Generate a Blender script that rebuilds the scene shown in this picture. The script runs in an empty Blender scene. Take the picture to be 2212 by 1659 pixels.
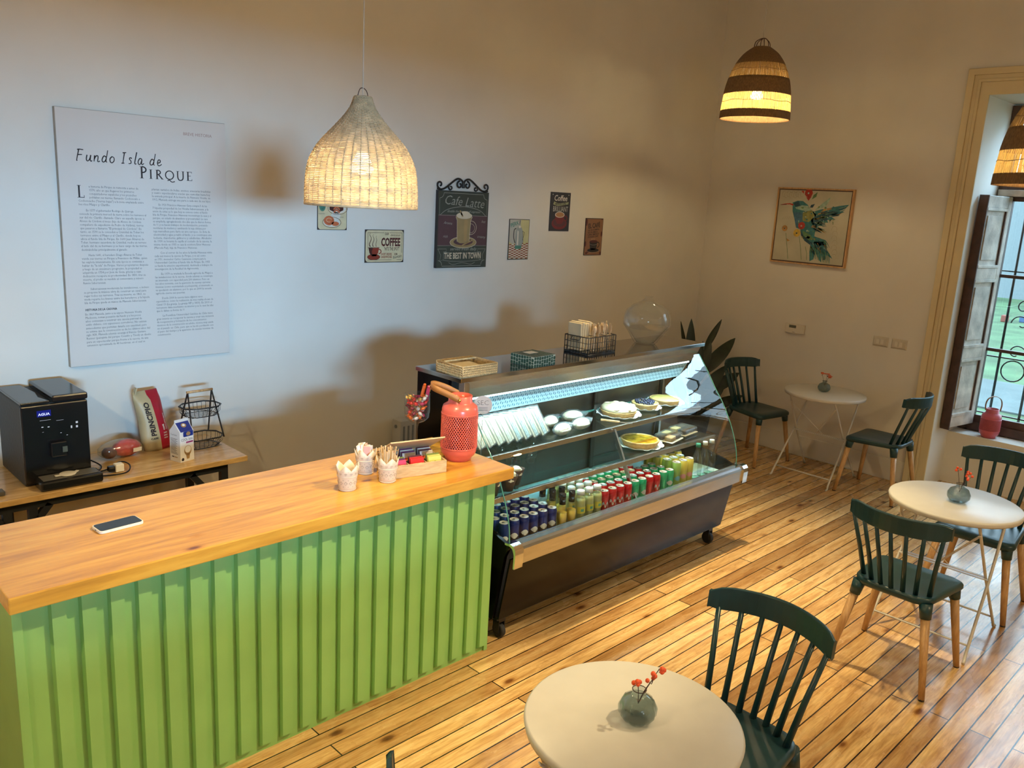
import bpy, bmesh, math, random
from mathutils import Vector, Matrix
D = bpy.data
SC = bpy.context.scene
COL = SC.collection
PI = math.pi
R = math.radians
random.seed(7)

# ------------------------------------------------------------------ camera
def cam_matrix(yaw, pitch, roll, loc):
    f = Vector((math.sin(yaw)*math.cos(pitch), math.cos(yaw)*math.cos(pitch), -math.sin(pitch)))
    r = Vector((math.cos(yaw), -math.sin(yaw), 0)); u = r.cross(f)
    c, s = math.cos(roll), math.sin(roll)
    r2 = c*r + s*u; u2 = -s*r + c*u
    return Matrix(((r2.x, u2.x, -f.x, loc[0]), (r2.y, u2.y, -f.y, loc[1]), (r2.z, u2.z, -f.z, loc[2]), (0, 0, 0, 1)))
cd = D.cameras.new('camera'); cam = D.objects.new('camera', cd); COL.objects.link(cam)
cam.matrix_world = cam_matrix(R(45.083), R(12.648), R(3.139), (-6.846, -4.388, 2.1))
cd.sensor_width = 36.0; cd.lens = 1797.58/2212*36; cd.clip_start = 0.05; cd.clip_end = 200
SC.camera = cam

# ------------------------------------------------------------------ world, daylight, exposure
w = D.worlds.new('world'); SC.world = w; w.use_nodes = True
nt = w.node_tree; nt.nodes.clear()
bgn = nt.nodes.new('ShaderNodeBackground'); wo = nt.nodes.new('ShaderNodeOutputWorld')
bgn.inputs[0].default_value = (0.62, 0.82, 1.0, 1); bgn.inputs[1].default_value = 5.0
nt.links.new(bgn.outputs[0], wo.inputs[0])
VS = SC.view_settings
VS.view_transform = 'Standard'; VS.look = 'None'; VS.gamma = 1.0; VS.use_curve_mapping = False
VS.exposure = 0.35
SC.cycles.max_bounces = 10; SC.cycles.transparent_max_bounces = 24
SC.cycles.diffuse_bounces = 4; SC.cycles.glossy_bounces = 4; SC.cycles.transmission_bounces = 6
SC.cycles.caustics_reflective = False; SC.cycles.caustics_refractive = False
SC.cycles.sample_clamp_indirect = 3.0
SC.cycles.use_denoising = True

def area_light(name, loc, direction, sx, sy, power, color, portal=False, spread=180):
    l = D.lights.new(name, 'AREA'); l.shape = 'RECTANGLE'; l.size = sx; l.size_y = sy
    l.energy = power; l.color = color; l.cycles.is_portal = portal; l.spread = R(spread)
    o = D.objects.new(name, l); COL.objects.link(o); o.location = loc
    o.rotation_euler = Vector(direction).to_track_quat('-Z', 'Y').to_euler()
    return o
# low sky outside the window behind the camera; it reaches the room only through that opening
area_light('daylight_front_window', (-9.8, -16.0, 2.5), (0.32, 1, -0.07), 3.4, 1.0, 2850, (0.31, 0.64, 1.0))
# sky light entering by the visible window
area_light('sky_portal', (0.9, -2.91, 1.7), (-1, 0, 0), 1.4, 2.6, 1, (1, 1, 1), portal=True)
area_light('added_sky_fill', (1.5, -3.2, 3.6), (-1, -0.15, -1.25), 1.6, 0.8, 60, (0.45, 0.70, 1.0), spread=140)  # added lamp out of view, stands in for extra sky

WARM = (1.0, 0.78, 0.42)
def point_light(name, loc, power, radius=0.035, color=WARM):
    l = D.lights.new(name, 'POINT'); l.energy = power; l.color = color; l.shadow_soft_size = radius
    o = D.objects.new(name, l); COL.objects.link(o); o.location = loc
    return o
def spot_light(name, loc, target, power, angle, radius=0.03, color=WARM, blend=0.6):
    l = D.lights.new(name, 'SPOT'); l.energy = power; l.color = color; l.shadow_soft_size = radius
    l.spot_size = R(angle); l.spot_blend = blend
    o = D.objects.new(name, l); COL.objects.link(o); o.location = loc
    o.rotation_euler = (Vector(target)-Vector(loc)).to_track_quat('-Z', 'Y').to_euler()
    return o
# ceiling lamps of the room that hang above the frame
spot_light('ceiling_spot_case', (-3.0, -1.87, 4.05), (-2.7, -2.0, 0), 620, 46, blend=1.0)
spot_light('ceiling_spot_table', (-3.05, -3.2, 4.05), (-3.6, -3.3, 0), 150, 50)
spot_light('ceiling_spot_counter', (-3.5, -4.5, 4.1), (-5.3, -1.8, 0.45), 560, 36, blend=0.7)

# ------------------------------------------------------------------ materials
def new_mat(name):
    m = D.materials.new(name); m.use_nodes = True; n = m.node_tree
    n.nodes.clear(); o = n.nodes.new('ShaderNodeOutputMaterial')
    return m, n, o
def node(n, kind, **kw):
    x = n.nodes.new(kind)
    for k, v in kw.items():
        if k.startswith('i_'): x.inputs[k[2:].replace('_', ' ')].default_value = v
        else: setattr(x, k, v)
    return x
def c4(c): return (c[0], c[1], c[2], 1)
def ramp(n, stops, fac=None):
    r = n.nodes.new('ShaderNodeValToRGB'); e = r.color_ramp.elements
    while len(e) > 1: e.remove(e[-1])
    e[0].position, e[0].color = stops[0][0], c4(stops[0][1])
    for p, c in stops[1:]:
        x = e.new(p); x.color = c4(c)
    if fac is not None: n.links.new(fac, r.inputs[0])
    return r
def coords(n, scale=(1, 1, 1), loc=(0, 0, 0)):
    t = n.nodes.new('ShaderNodeTexCoord'); m = n.nodes.new('ShaderNodeMapping')
    m.inputs['Scale'].default_value = scale; m.inputs['Location'].default_value = loc
    n.links.new(t.outputs['Object'], m.inputs[0]); return m.outputs[0]
def mat(name, col, rough=0.5, metal=0.0, var=0.12, nscale=18.0, bump=0.0, bscale=60.0, coat=0.0, spec=0.5, emit=None, estr=0.0, trl=0.0, stretch=(1, 1, 1), aniso=0):
    m, n, o = new_mat(name)
    b = n.nodes.new('ShaderNodeBsdfPrincipled')
    v = coords(n, stretch)
    t = node(n, 'ShaderNodeTexNoise', i_Scale=nscale, i_Detail=3.0); n.links.new(v, t.inputs['Vector'])
    lo = [max(0, c*(1-var)) for c in col]; hi = [min(1, c*(1+var)) for c in col]
    r = ramp(n, [(0.3, lo), (0.7, hi)], t.outputs['Fac'])
    n.links.new(r.outputs[0], b.inputs['Base Color'])
    b.inputs['Roughness'].default_value = rough; b.inputs['Metallic'].default_value = metal
    b.inputs['Specular IOR Level'].default_value = spec; b.inputs['Coat Weight'].default_value = coat
    b.inputs['Coat Roughness'].default_value = 0.08
    if emit:
        b.inputs['Emission Color'].default_value = c4(emit); b.inputs['Emission Strength'].default_value = estr
    if bump:
        t2 = node(n, 'ShaderNodeTexNoise', i_Scale=bscale, i_Detail=4.0); n.links.new(v, t2.inputs['Vector'])
        bp = node(n, 'ShaderNodeBump', i_Strength=bump, i_Distance=0.01); n.links.new(t2.outputs['Fac'], bp.inputs['Height'])
        n.links.new(bp.outputs[0], b.inputs['Normal'])
    if trl:
        tr = n.nodes.new('ShaderNodeBsdfTranslucent'); n.links.new(r.outputs[0], tr.inputs[0])
        mx = node(n, 'ShaderNodeMixShader'); mx.inputs[0].default_value = trl
        n.links.new(b.outputs[0], mx.inputs[1]); n.links.new(tr.outputs[0], mx.inputs[2]); n.links.new(mx.outputs[0], o.inputs[0])
    else:
        n.links.new(b.outputs[0], o.inputs[0])
    return m
def glass(name, tint=(0.97, 0.99, 0.98), ior=1.45, rough=0.0, haze=0.0, hcol=(0.8, 0.85, 0.85)):
    m, n, o = new_mat(name)
    tr = n.nodes.new('ShaderNodeBsdfTransparent'); tr.inputs[0].default_value = c4(tint)
    gl = n.nodes.new('ShaderNodeBsdfGlossy'); gl.inputs['Roughness'].default_value = rough
    f0 = ((ior-1)/(ior+1))**2*1.8
    lw = node(n, 'ShaderNodeLayerWeight'); lw.inputs['Blend'].default_value = 0.5
    pw = node(n, 'ShaderNodeMath', operation='POWER'); pw.inputs[1].default_value = 5.0; n.links.new(lw.outputs['Facing'], pw.inputs[0])
    fr = node(n, 'ShaderNodeMath', operation='MULTIPLY_ADD'); fr.inputs[1].default_value = 1-f0; fr.inputs[2].default_value = f0; n.links.new(pw.outputs[0], fr.inputs[0])
    t = node(n, 'ShaderNodeTexNoise', i_Scale=9.0); n.links.new(coords(n), t.inputs['Vector'])
    bp = node(n, 'ShaderNodeBump', i_Strength=0.02, i_Distance=0.01); n.links.new(t.outputs['Fac'], bp.inputs['Height'])
    n.links.new(bp.outputs[0], gl.inputs['Normal'])
    mx = n.nodes.new('ShaderNodeMixShader'); n.links.new(fr.outputs[0], mx.inputs[0])
    n.links.new(tr.outputs[0], mx.inputs[1]); n.links.new(gl.outputs[0], mx.inputs[2])
    out = mx
    if haze:
        df = n.nodes.new('ShaderNodeBsdfDiffuse'); df.inputs[0].default_value = c4(hcol)
        m2 = n.nodes.new('ShaderNodeMixShader'); m2.inputs[0].default_value = haze
        n.links.new(mx.outputs[0], m2.inputs[1]); n.links.new(df.outputs[0], m2.inputs[2]); out = m2
    n.links.new(out.outputs[0], o.inputs[0])
    return m
def emis(name, col, s):
    m, n, o = new_mat(name); e = n.nodes.new('ShaderNodeEmission')
    e.inputs[0].default_value = c4(col); e.inputs[1].default_value = s; n.links.new(e.outputs[0], o.inputs[0]); return m

def wood_mat(name, dark, mid, light, stretch, rough=0.3, coat=0.3, knots=0.0, plank=None, bumpy=0.15, streak=0.7):
    """grain runs along the axis with the smallest stretch"""
    m, n, o = new_mat(name); L = n.links
    b = n.nodes.new('ShaderNodeBsdfPrincipled'); v = coords(n, stretch)
    t = node(n, 'ShaderNodeTexNoise', i_Scale=2.2, i_Detail=6.0, i_Roughness=0.6, i_Distortion=0.6); L.new(v, t.inputs['Vector'])
    r = ramp(n, [(0.28, dark), (0.5, mid), (0.72, light)], t.outputs['Fac'])
    last = r.outputs[0]
    t2 = node(n, 'ShaderNodeTexNoise', i_Scale=9.0, i_Detail=5.0); L.new(v, t2.inputs['Vector'])
    r2 = ramp(n, [(0.35, (0.72, 0.66, 0.6)), (0.6, (1, 1, 1))], t2.outputs['Fac'])
    mx = node(n, 'ShaderNodeMixRGB', blend_type='MULTIPLY'); mx.inputs[0].default_value = streak
    L.new(last, mx.inputs[1]); L.new(r2.outputs[0], mx.inputs[2]); last = mx.outputs[0]
    if knots:
        v2 = coords(n, (1.0*knots, 2.2*knots, 1.0*knots))
        vo = node(n, 'ShaderNodeTexVoronoi', i_Scale=1.0, i_Randomness=1.0); L.new(v2, vo.inputs['Vector'])
        rk = ramp(n, [(0.0, (0.10, 0.035, 0.012)), (0.055, (0.22, 0.09, 0.03)), (0.11, (0.85, 0.75, 0.62)), (0.17, (1, 1, 1))], vo.outputs['Distance'])
        mk = node(n, 'ShaderNodeMixRGB', blend_type='MULTIPLY'); mk.inputs[0].default_value = 0.9
        L.new(last, mk.inputs[1]); L.new(rk.outputs[0], mk.inputs[2]); last = mk.outputs[0]
    bp = node(n, 'ShaderNodeBump', i_Strength=bumpy, i_Distance=0.004)
    if plank:
        tc = n.nodes.new('ShaderNodeTexCoord')
        br = node(n, 'ShaderNodeTexBrick', offset=0.37, offset_frequency=2, squash=1.0)
        br.inputs['Color1'].default_value = (0, 0, 0, 1); br.inputs['Color2'].default_value = (1, 1, 1, 1)
        br.inputs['Scale'].default_value = 1.0; br.inputs['Mortar Size'].default_value = plank[2]
        br.inputs['Mortar Smooth'].default_value = 0.0; br.inputs['Bias'].default_value = 0.0
        br.inputs['Brick Width'].default_value = plank[0]; br.inputs['Row Height'].default_value = plank[1]
        mp = n.nodes.new('ShaderNodeMapping'); mp.inputs['Location'].default_value = (0.31, 0.067, 0)
        L.new(tc.outputs['Object'], mp.inputs[0]); L.new(mp.outputs[0], br.inputs['Vector'])
        rb = ramp(n, [(0.0, (0.52, 0.43, 0.36)), (0.3, (0.78, 0.72, 0.66)), (0.6, (0.98, 0.95, 0.9)), (1.0, (1.0, 1.0, 1.0))], br.outputs['Color'])
        mb = node(n, 'ShaderNodeMixRGB', blend_type='MULTIPLY'); mb.inputs[0].default_value = 1.0
        L.new(last, mb.inputs[1]); L.new(rb.outputs[0], mb.inputs[2])
        mg = node(n, 'ShaderNodeMixRGB'); mg.inputs[2].default_value = (0.018, 0.008, 0.003, 1)
        L.new(br.outputs['Fac'], mg.inputs[0]); L.new(mb.outputs[0], mg.inputs[1]); last = mg.outputs[0]
        iv = node(n, 'ShaderNodeMath', operation='SUBTRACT'); iv.inputs[0].default_value = 1.0; L.new(br.outputs['Fac'], iv.inputs[1])
        t3 = node(n, 'ShaderNodeTexNoise', i_Scale=5.0, i_Detail=3.0); L.new(coords(n, (1.2, 3.5, 1)), t3.inputs['Vector'])
        ad = node(n, 'ShaderNodeMath', operation='MULTIPLY_ADD'); ad.inputs[1].default_value = 0.35
        L.new(t3.outputs['Fac'], ad.inputs[0]); L.new(iv.outputs[0], ad.inputs[2]); L.new(ad.outputs[0], bp.inputs['Height'])
        t4 = node(n, 'ShaderNodeTexNoise', i_Scale=4.0, i_Detail=6.0); L.new(coords(n, (1, 2, 1)), t4.inputs['Vector'])
        rr = ramp(n, [(0.3, (rough*0.6,)*3), (0.7, (rough*1.7,)*3)], t4.outputs['Fac']); L.new(rr.outputs[0], b.inputs['Roughness'])
    else:
        L.new(t2.outputs['Fac'], bp.inputs['Height']); b.inputs['Roughness'].default_value = rough
    L.new(bp.outputs[0], b.inputs['Normal']); L.new(last, b.inputs['Base Color'])
    b.inputs['Coat Weight'].default_value = coat; b.inputs['Coat Roughness'].default_value = 0.12
    L.new(b.outputs[0], o.inputs[0]); return m

M = dict(
 wall=mat('wall_plaster', (0.72, 0.68, 0.61), 0.85, var=0.035, nscale=2.5, bump=0.05, bscale=14),
 floor=wood_mat('floor_pine_boards', (0.46, 0.24, 0.08), (0.78, 0.50, 0.21), (0.90, 0.66, 0.33), (1.3, 14, 1), rough=0.22, coat=0.35, knots=2.6, plank=(2.1, 0.082, 0.0028), bumpy=0.22),
 counter=wood_mat('counter_pine', (0.44, 0.20, 0.035), (0.72, 0.37, 0.055), (0.80, 0.46, 0.08), (0.8, 8, 5), rough=0.26, coat=0.35, knots=3.4, streak=0.45),
 benchw=wood_mat('bench_top_wood', (0.42, 0.25, 0.09), (0.60, 0.38, 0.15), (0.70, 0.47, 0.22), (1.5, 16, 6), rough=0.25, coat=0.4),
 beech=wood_mat('beech', (0.46, 0.25, 0.10), (0.60, 0.36, 0.16), (0.68, 0.43, 0.21), (14, 14, 2), rough=0.4, coat=0.1),
 box=wood_mat('pale_box_wood', (0.50, 0.36, 0.19), (0.62, 0.46, 0.26), (0.70, 0.54, 0.33), (3, 20, 14), rough=0.5, coat=0),
 shutter=mat('worn_white_paint', (0.55, 0.50, 0.43), 0.5, var=0.30, nscale=9, bump=0.2),
 dwood=mat('dark_brown_wood', (0.075, 0.038, 0.028), 0.45, var=0.3, nscale=14, bump=0.1),
 cream=mat('cream_casing_paint', (0.66, 0.55, 0.34), 0.6, var=0.05, nscale=4),
 green=mat('green_sheet_paint', (0.26, 0.52, 0.17), 0.42, var=0.06, nscale=5, spec=0.4),
 teal=mat('dark_teal_plastic', (0.009, 0.042, 0.052), 0.33, var=0.08),
 white=mat('white_enamel', (0.62, 0.60, 0.56), 0.35, var=0.02),
 steel=mat('brushed_steel', (0.56, 0.56, 0.55), 0.26, metal=1.0, var=0.08, nscale=6, stretch=(1, 12, 12)),
 steeldark=mat('dull_steel_door', (0.20, 0.20, 0.195), 0.4, metal=0.9, var=0.1, nscale=5),
 steelt=mat('polished_steel_top', (0.42, 0.41, 0.40), 0.10, metal=1.0, var=0.06, nscale=4),
 chrome=mat('chrome', (0.75, 0.75, 0.75), 0.09, metal=1.0, var=0.03),
 black=mat('black_metal', (0.012, 0.012, 0.013), 0.4, var=0.15),
 blackp=mat('gloss_black_plastic', (0.010, 0.010, 0.011), 0.16, var=0.1),
 greyp=mat('grey_plastic', (0.10, 0.095, 0.085), 0.5, var=0.1),
 kick=mat('glossy_black_laminate', (0.004, 0.0035, 0.004), 0.16, spec=0.18, var=0.1, bump=0.03, bscale=5),
 rubber=mat('rubber', (0.02, 0.02, 0.022), 0.7),
 coral=mat('coral_enamel', (0.68, 0.12, 0.085), 0.28, var=0.05, coat=0.3),
 pinkl=mat('rose_enamel', (0.55, 0.10, 0.13), 0.35, var=0.05, coat=0.2),
 leather=mat('tan_leather', (0.34, 0.14, 0.035), 0.5, var=0.1, nscale=30, bump=0.05),
 brass=mat('brass', (0.55, 0.36, 0.10), 0.25, metal=1.0),
 wicker=mat('pale_wicker', (0.52, 0.39, 0.23), 0.6, var=0.22, nscale=40, trl=0.14),
 strawdim=mat('dim_straw', (0.36, 0.22, 0.075), 0.75, var=0.3, nscale=60, trl=0.12, stretch=(4, 4, 0.5)),
 rattan=mat('brown_grass_band', (0.21, 0.115, 0.045), 0.75, var=0.35, nscale=60, bump=0.4, bscale=150, trl=0.06, stretch=(4, 4, 0.7)),
 straw=mat('golden_straw', (0.62, 0.42, 0.14), 0.7, var=0.3, nscale=60, trl=0.45, stretch=(4, 4, 0.5)),
 cord=mat('pale_cable', (0.50, 0.46, 0.40), 0.6),
 bulb=emis('warm_bulb', (1.0, 0.74, 0.42), 12.0),
 led=emis('cool_led', (0.72, 0.93, 1.0), 3.5),
 panel=mat('case_white_sheet', (0.50, 0.72, 0.80), 0.35, var=0.03),
 slot=mat('slot_shadow_blue', (0.03, 0.16, 0.26), 0.6),
 glass=glass('case_glass', (0.94, 0.985, 0.97), 1.42),
 glassg=glass('shelf_glass', (0.86, 0.95, 0.92), 1.45),
 wglass=glass('window_glass', (0.92, 0.97, 0.97), 1.35),
 gedge=mat('glass_edge', (0.10, 0.34, 0.30), 0.15, var=0.05),
 clear=glass('clear_vessel_glass', (0.94, 0.95, 0.95), 1.55, haze=0.012),
 smoke=glass('smoky_vase_glass', (0.70, 0.76, 0.76), 1.55, haze=0.03, hcol=(0.3, 0.4, 0.42)),
 film=glass('cling_film', (0.93, 0.95, 0.95), 1.6, rough=0.15, haze=0.06, hcol=(0.85, 0.9, 0.92)),
 paper=mat('white_paper', (0.80, 0.78, 0.74), 0.8, var=0.03),
 poster=mat('poster_board', (0.64, 0.59, 0.54), 0.6, var=0.02, nscale=3),
 posteredge=mat('poster_edge', (0.34, 0.30, 0.25), 0.7),
 ink=mat('dark_ink', (0.018, 0.010, 0.012), 0.7, var=0.05),
 greyink=mat('grey_ink', (0.10, 0.098, 0.10), 0.8, var=0.05),
 redink=mat('faded_red_ink', (0.32, 0.17, 0.14), 0.8, var=0.05),
 pot=mat('pot_clay', (0.05, 0.045, 0.04), 0.7),
 leaf=mat('dark_leaf', (0.012, 0.024, 0.012), 0.4, var=0.3),
 berry=mat('orange_berry', (0.85, 0.10, 0.02), 0.3, var=0.1),
 petal=mat('orange_petal', (0.60, 0.10, 0.03), 0.5, var=0.1),
 twig=mat('twig', (0.06, 0.03, 0.025), 0.7),
 water=glass('water', (0.85, 0.92, 0.90), 1.33),
 basket=mat('braided_reed', (0.42, 0.29, 0.14), 0.7, var=0.35, nscale=70, bump=0.5, bscale=90),
 reed2=mat('pale_reed', (0.58, 0.43, 0.22), 0.65, var=0.2, nscale=60, bump=0.3),
 napkin=mat('kraft_napkin', (0.72, 0.58, 0.36), 0.85, var=0.06),
 kraft=mat('kraft_brown', (0.22, 0.11, 0.05), 0.8, var=0.1),
 stick=mat('birch_stick', (0.72, 0.52, 0.30), 0.6, var=0.1),
 cupw=mat('cream_tin', (0.74, 0.63, 0.52), 0.45, var=0.04),
 cupd=mat('tin_pattern', (0.52, 0.42, 0.34), 0.5, var=0.04),
 rad=mat('radiator_paint', (0.42, 0.41, 0.38), 0.5, var=0.03),
 radd=mat('radiator_groove', (0.16, 0.17, 0.18), 0.6),
 swp=mat('ivory_plate', (0.60, 0.54, 0.44), 0.4, var=0.03),
 swr=mat('ivory_rocker', (0.68, 0.62, 0.52), 0.35, var=0.03),
 screen=mat('phone_screen', (0.012, 0.016, 0.018), 0.08, var=0.1),
 lcd=mat('lcd', (0.09, 0.10, 0.08), 0.3),
)
def flat(name, col, rough=0.6, var=0.06, **k):
    if name not in M: M[name] = mat(name, col, rough, var=var, **k)
    return name
# ------------------------------------------------------------------ mesh builder
def _new(o, parent, kind=None):
    COL.objects.link(o)
    if parent is not None: o.parent = parent
    if kind: o['kind'] = kind
    return o
class MB:
    def __init__(s): s.bm = bmesh.new(); s.mats = []; s.X = Matrix.Identity(4)
    def m(s, name):
        if name not in s.mats: s.mats.append(name)
        s.cur = s.mats.index(name); return s
    cur = 0
    def v(s, p): return s.bm.verts.new(s.X @ Vector(p))
    def f(s, vs, smooth=False):
        try: x = s.bm.faces.new(vs)
        except ValueError: return None
        x.material_index = s.cur; x.smooth = smooth; return x
    def box(s, x0, x1, y0, y1, z0, z1):
        c = [s.v((x, y, z)) for z in (z0, z1) for x, y in ((x0, y0), (x1, y0), (x1, y1), (x0, y1))]
        for q in ((3, 2, 1, 0), (4, 5, 6, 7), (0, 1, 5, 4), (1, 2, 6, 5), (2, 3, 7, 6), (3, 0, 4, 7)): s.f([c[i] for i in q])
        return s
    def cbox(s, c, d): return s.box(c[0]-d[0]/2, c[0]+d[0]/2, c[1]-d[1]/2, c[1]+d[1]/2, c[2]-d[2]/2, c[2]+d[2]/2)
    def bar(s, a, b, wd, th, up=(0, 0, 1)):
        a, b = Vector(a), Vector(b); d = (b-a).normalized(); u = Vector(up)
        if abs(d.dot(u)) > 0.98: u = Vector((1, 0, 0))
        sd = d.cross(u).normalized(); u = sd.cross(d).normalized()
        c = [s.v(p+sd*i*wd/2+u*j*th/2) for p in (a, b) for i, j in ((-1, -1), (1, -1), (1, 1), (-1, 1))]
        for q in ((3, 2, 1, 0), (4, 5, 6, 7), (0, 1, 5, 4), (1, 2, 6, 5), (2, 3, 7, 6), (3, 0, 4, 7)): s.f([c[i] for i in q])
        return s
    def tube(s, pts, r, n=8, closed=False, caps=True):
        P = [Vector(p) for p in pts]; k = len(P)
        rr = r if isinstance(r, (list, tuple)) else [r]*k
        T = []
        for i in range(k):
            a = P[(i-1) % k] if (closed or i > 0) else P[i]; b = P[(i+1) % k] if (closed or i < k-1) else P[i]
            T.append((b-a).normalized())
        u = Vector((0, 0, 1)) if abs(T[0].z) < 0.9 else Vector((1, 0, 0))
        rings = []
        for i in range(k):
            u = (u - T[i]*u.dot(T[i])).normalized(); w2 = T[i].cross(u)
            rings.append([s.v(P[i]+(u*math.cos(2*PI*j/n)+w2*math.sin(2*PI*j/n))*rr[i]) for j in range(n)])
        for i in range(k if closed else k-1):
            A, B = rings[i], rings[(i+1) % k]
            for j in range(n): s.f([A[j], A[(j+1) % n], B[(j+1) % n], B[j]], True)
        if caps and not closed:
            s.f(rings[0][::-1]); s.f(rings[-1])
        return s
    def lathe(s, prof, n=24, c=(0, 0, 0), cap0=True, cap1=True, smooth=True, rmod=None):
        rings = []
        for r, z in prof:
            ring = []
            for j in range(n):
                a = 2*PI*j/n; q = r*(rmod(a, z) if rmod else 1)
                ring.append(s.v((c[0]+q*math.cos(a), c[1]+q*math.sin(a), c[2]+z)))
            rings.append(ring)
        for A, B in zip(rings, rings[1:]):
            for j in range(n): s.f([A[j], A[(j+1) % n], B[(j+1) % n], B[j]], smooth)
        if cap0: s.f(rings[0][::-1])
        if cap1: s.f(rings[-1])
        return s
    def cyl(s, c, r, h, n=20): return s.lathe([(r, 0), (r, h)], n, c)
    def ball(s, c, r, n=12, sc=(1, 1, 1)):
        k = max(4, n//2); rings = []
        top = s.v((c[0], c[1], c[2]+r*sc[2])); bot = s.v((c[0], c[1], c[2]-r*sc[2]))
        for i in range(1, k):
            t = PI*i/k
            rings.append([s.v((c[0]+r*sc[0]*math.sin(t)*math.cos(2*PI*j/n), c[1]+r*sc[1]*math.sin(t)*math.sin(2*PI*j/n), c[2]+r*sc[2]*math.cos(t))) for j in range(n)])
        for j in range(n): s.f([top, rings[0][j], rings[0][(j+1) % n]], True); s.f([bot, rings[-1][(j+1) % n], rings[-1][j]], True)
        for A, B in zip(rings, rings[1:]):
            for j in range(n): s.f([A[j], B[j], B[(j+1) % n], A[(j+1) % n]], True)
        return s
    def prism(s, pts, z0, z1, smooth=False):
        a = [s.v((p[0], p[1], z0)) for p in pts]; b = [s.v((p[0], p[1], z1)) for p in pts]; n = len(pts)
        s.f(a[::-1]); s.f(b)
        for i in range(n): s.f([a[i], a[(i+1) % n], b[(i+1) % n], b[i]], smooth)
        return s
    def extr(s, prof, x0, x1, smooth=False, caps=True):
        """profile in (y,z) swept along x"""
        a = [s.v((x0, p[0], p[1])) for p in prof]; b = [s.v((x1, p[0], p[1])) for p in prof]; n = len(prof)
        for i in range(n): s.f([a[i], b[i], b[(i+1) % n], a[(i+1) % n]], smooth)
        if caps: s.f(a); s.f(b[::-1])
        return s
    def sheet(s, grid, smooth=True):
        g = [[s.v(p) for p in row] for row in grid]
        for A, B in zip(g, g[1:]):
            for j in range(len(A)-1): s.f([A[j], A[j+1], B[j+1], B[j]], smooth)
        return s
    def mesh_add(s, me):
        vs = [s.v(v.co) for v in me.vertices]
        for p in me.polygons: s.f([vs[i] for i in p.vertices])
        return s
    def at(s, loc=(0, 0, 0), rz=0, rx=0, ry=0):
        s.X = Matrix.Translation(loc) @ Matrix.Rotation(rz, 4, 'Z') @ Matrix.Rotation(ry, 4, 'Y') @ Matrix.Rotation(rx, 4, 'X'); return s
    def build(s, name, parent=None, kind=None, bevel=0, solid=0, label=None, loc=None, sub=0, weld=False):
        if weld: bmesh.ops.remove_doubles(s.bm, verts=s.bm.verts, dist=1e-5)
        me = D.meshes.new(name); s.bm.normal_update()
        s.bm.to_mesh(me); s.bm.free()
        for x in s.mats: me.materials.append(M[x])
        o = D.objects.new(name, me)
        if solid:
            q = o.modifiers.new('solid', 'SOLIDIFY'); q.thickness = solid; q.offset = 0
        if bevel:
            q = o.modifiers.new('bevel', 'BEVEL'); q.width = bevel; q.segments = 2; q.limit_method = 'ANGLE'; q.angle_limit = R(40)
        if sub:
            q = o.modifiers.new('sub', 'SUBSURF'); q.levels = sub; q.render_levels = sub
        if loc: o.location = loc
        if label: o['label'] = label
        return _new(o, parent, kind)
def B(mt): return MB().m(mt)
def thing(name, label, cat, loc=(0, 0, 0), rz=0, group=None):
    o = D.objects.new(name, None); o.empty_display_size = 0.05; o.location = loc; o.rotation_euler = (0, 0, rz)
    return tag(_new(o, None), label, cat, group)
def tag(o, label, cat, group=None):
    o['label'] = label; o['category'] = cat
    if group: o['group'] = group
    return o
def dup(root, loc, rz, label=None, group=None):
    kids = [c for c in D.objects if c.parent is root]
    r = root.copy(); COL.objects.link(r); r.location = loc; r.rotation_euler = (0, 0, rz)
    if label: r['label'] = label
    if group: r['group'] = group
    for ch in kids:
        c = ch.copy(); COL.objects.link(c); c.parent = r
        for g in [q for q in D.objects if q.parent is ch]:
            d = g.copy(); COL.objects.link(d); d.parent = c
    return r
ORD = ['first', 'second', 'third', 'fourth', 'fifth', 'sixth', 'seventh', 'eighth', 'ninth', 'tenth', 'eleventh', 'twelfth', 'thirteenth', 'fourteenth', 'fifteenth', 'sixteenth']

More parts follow.
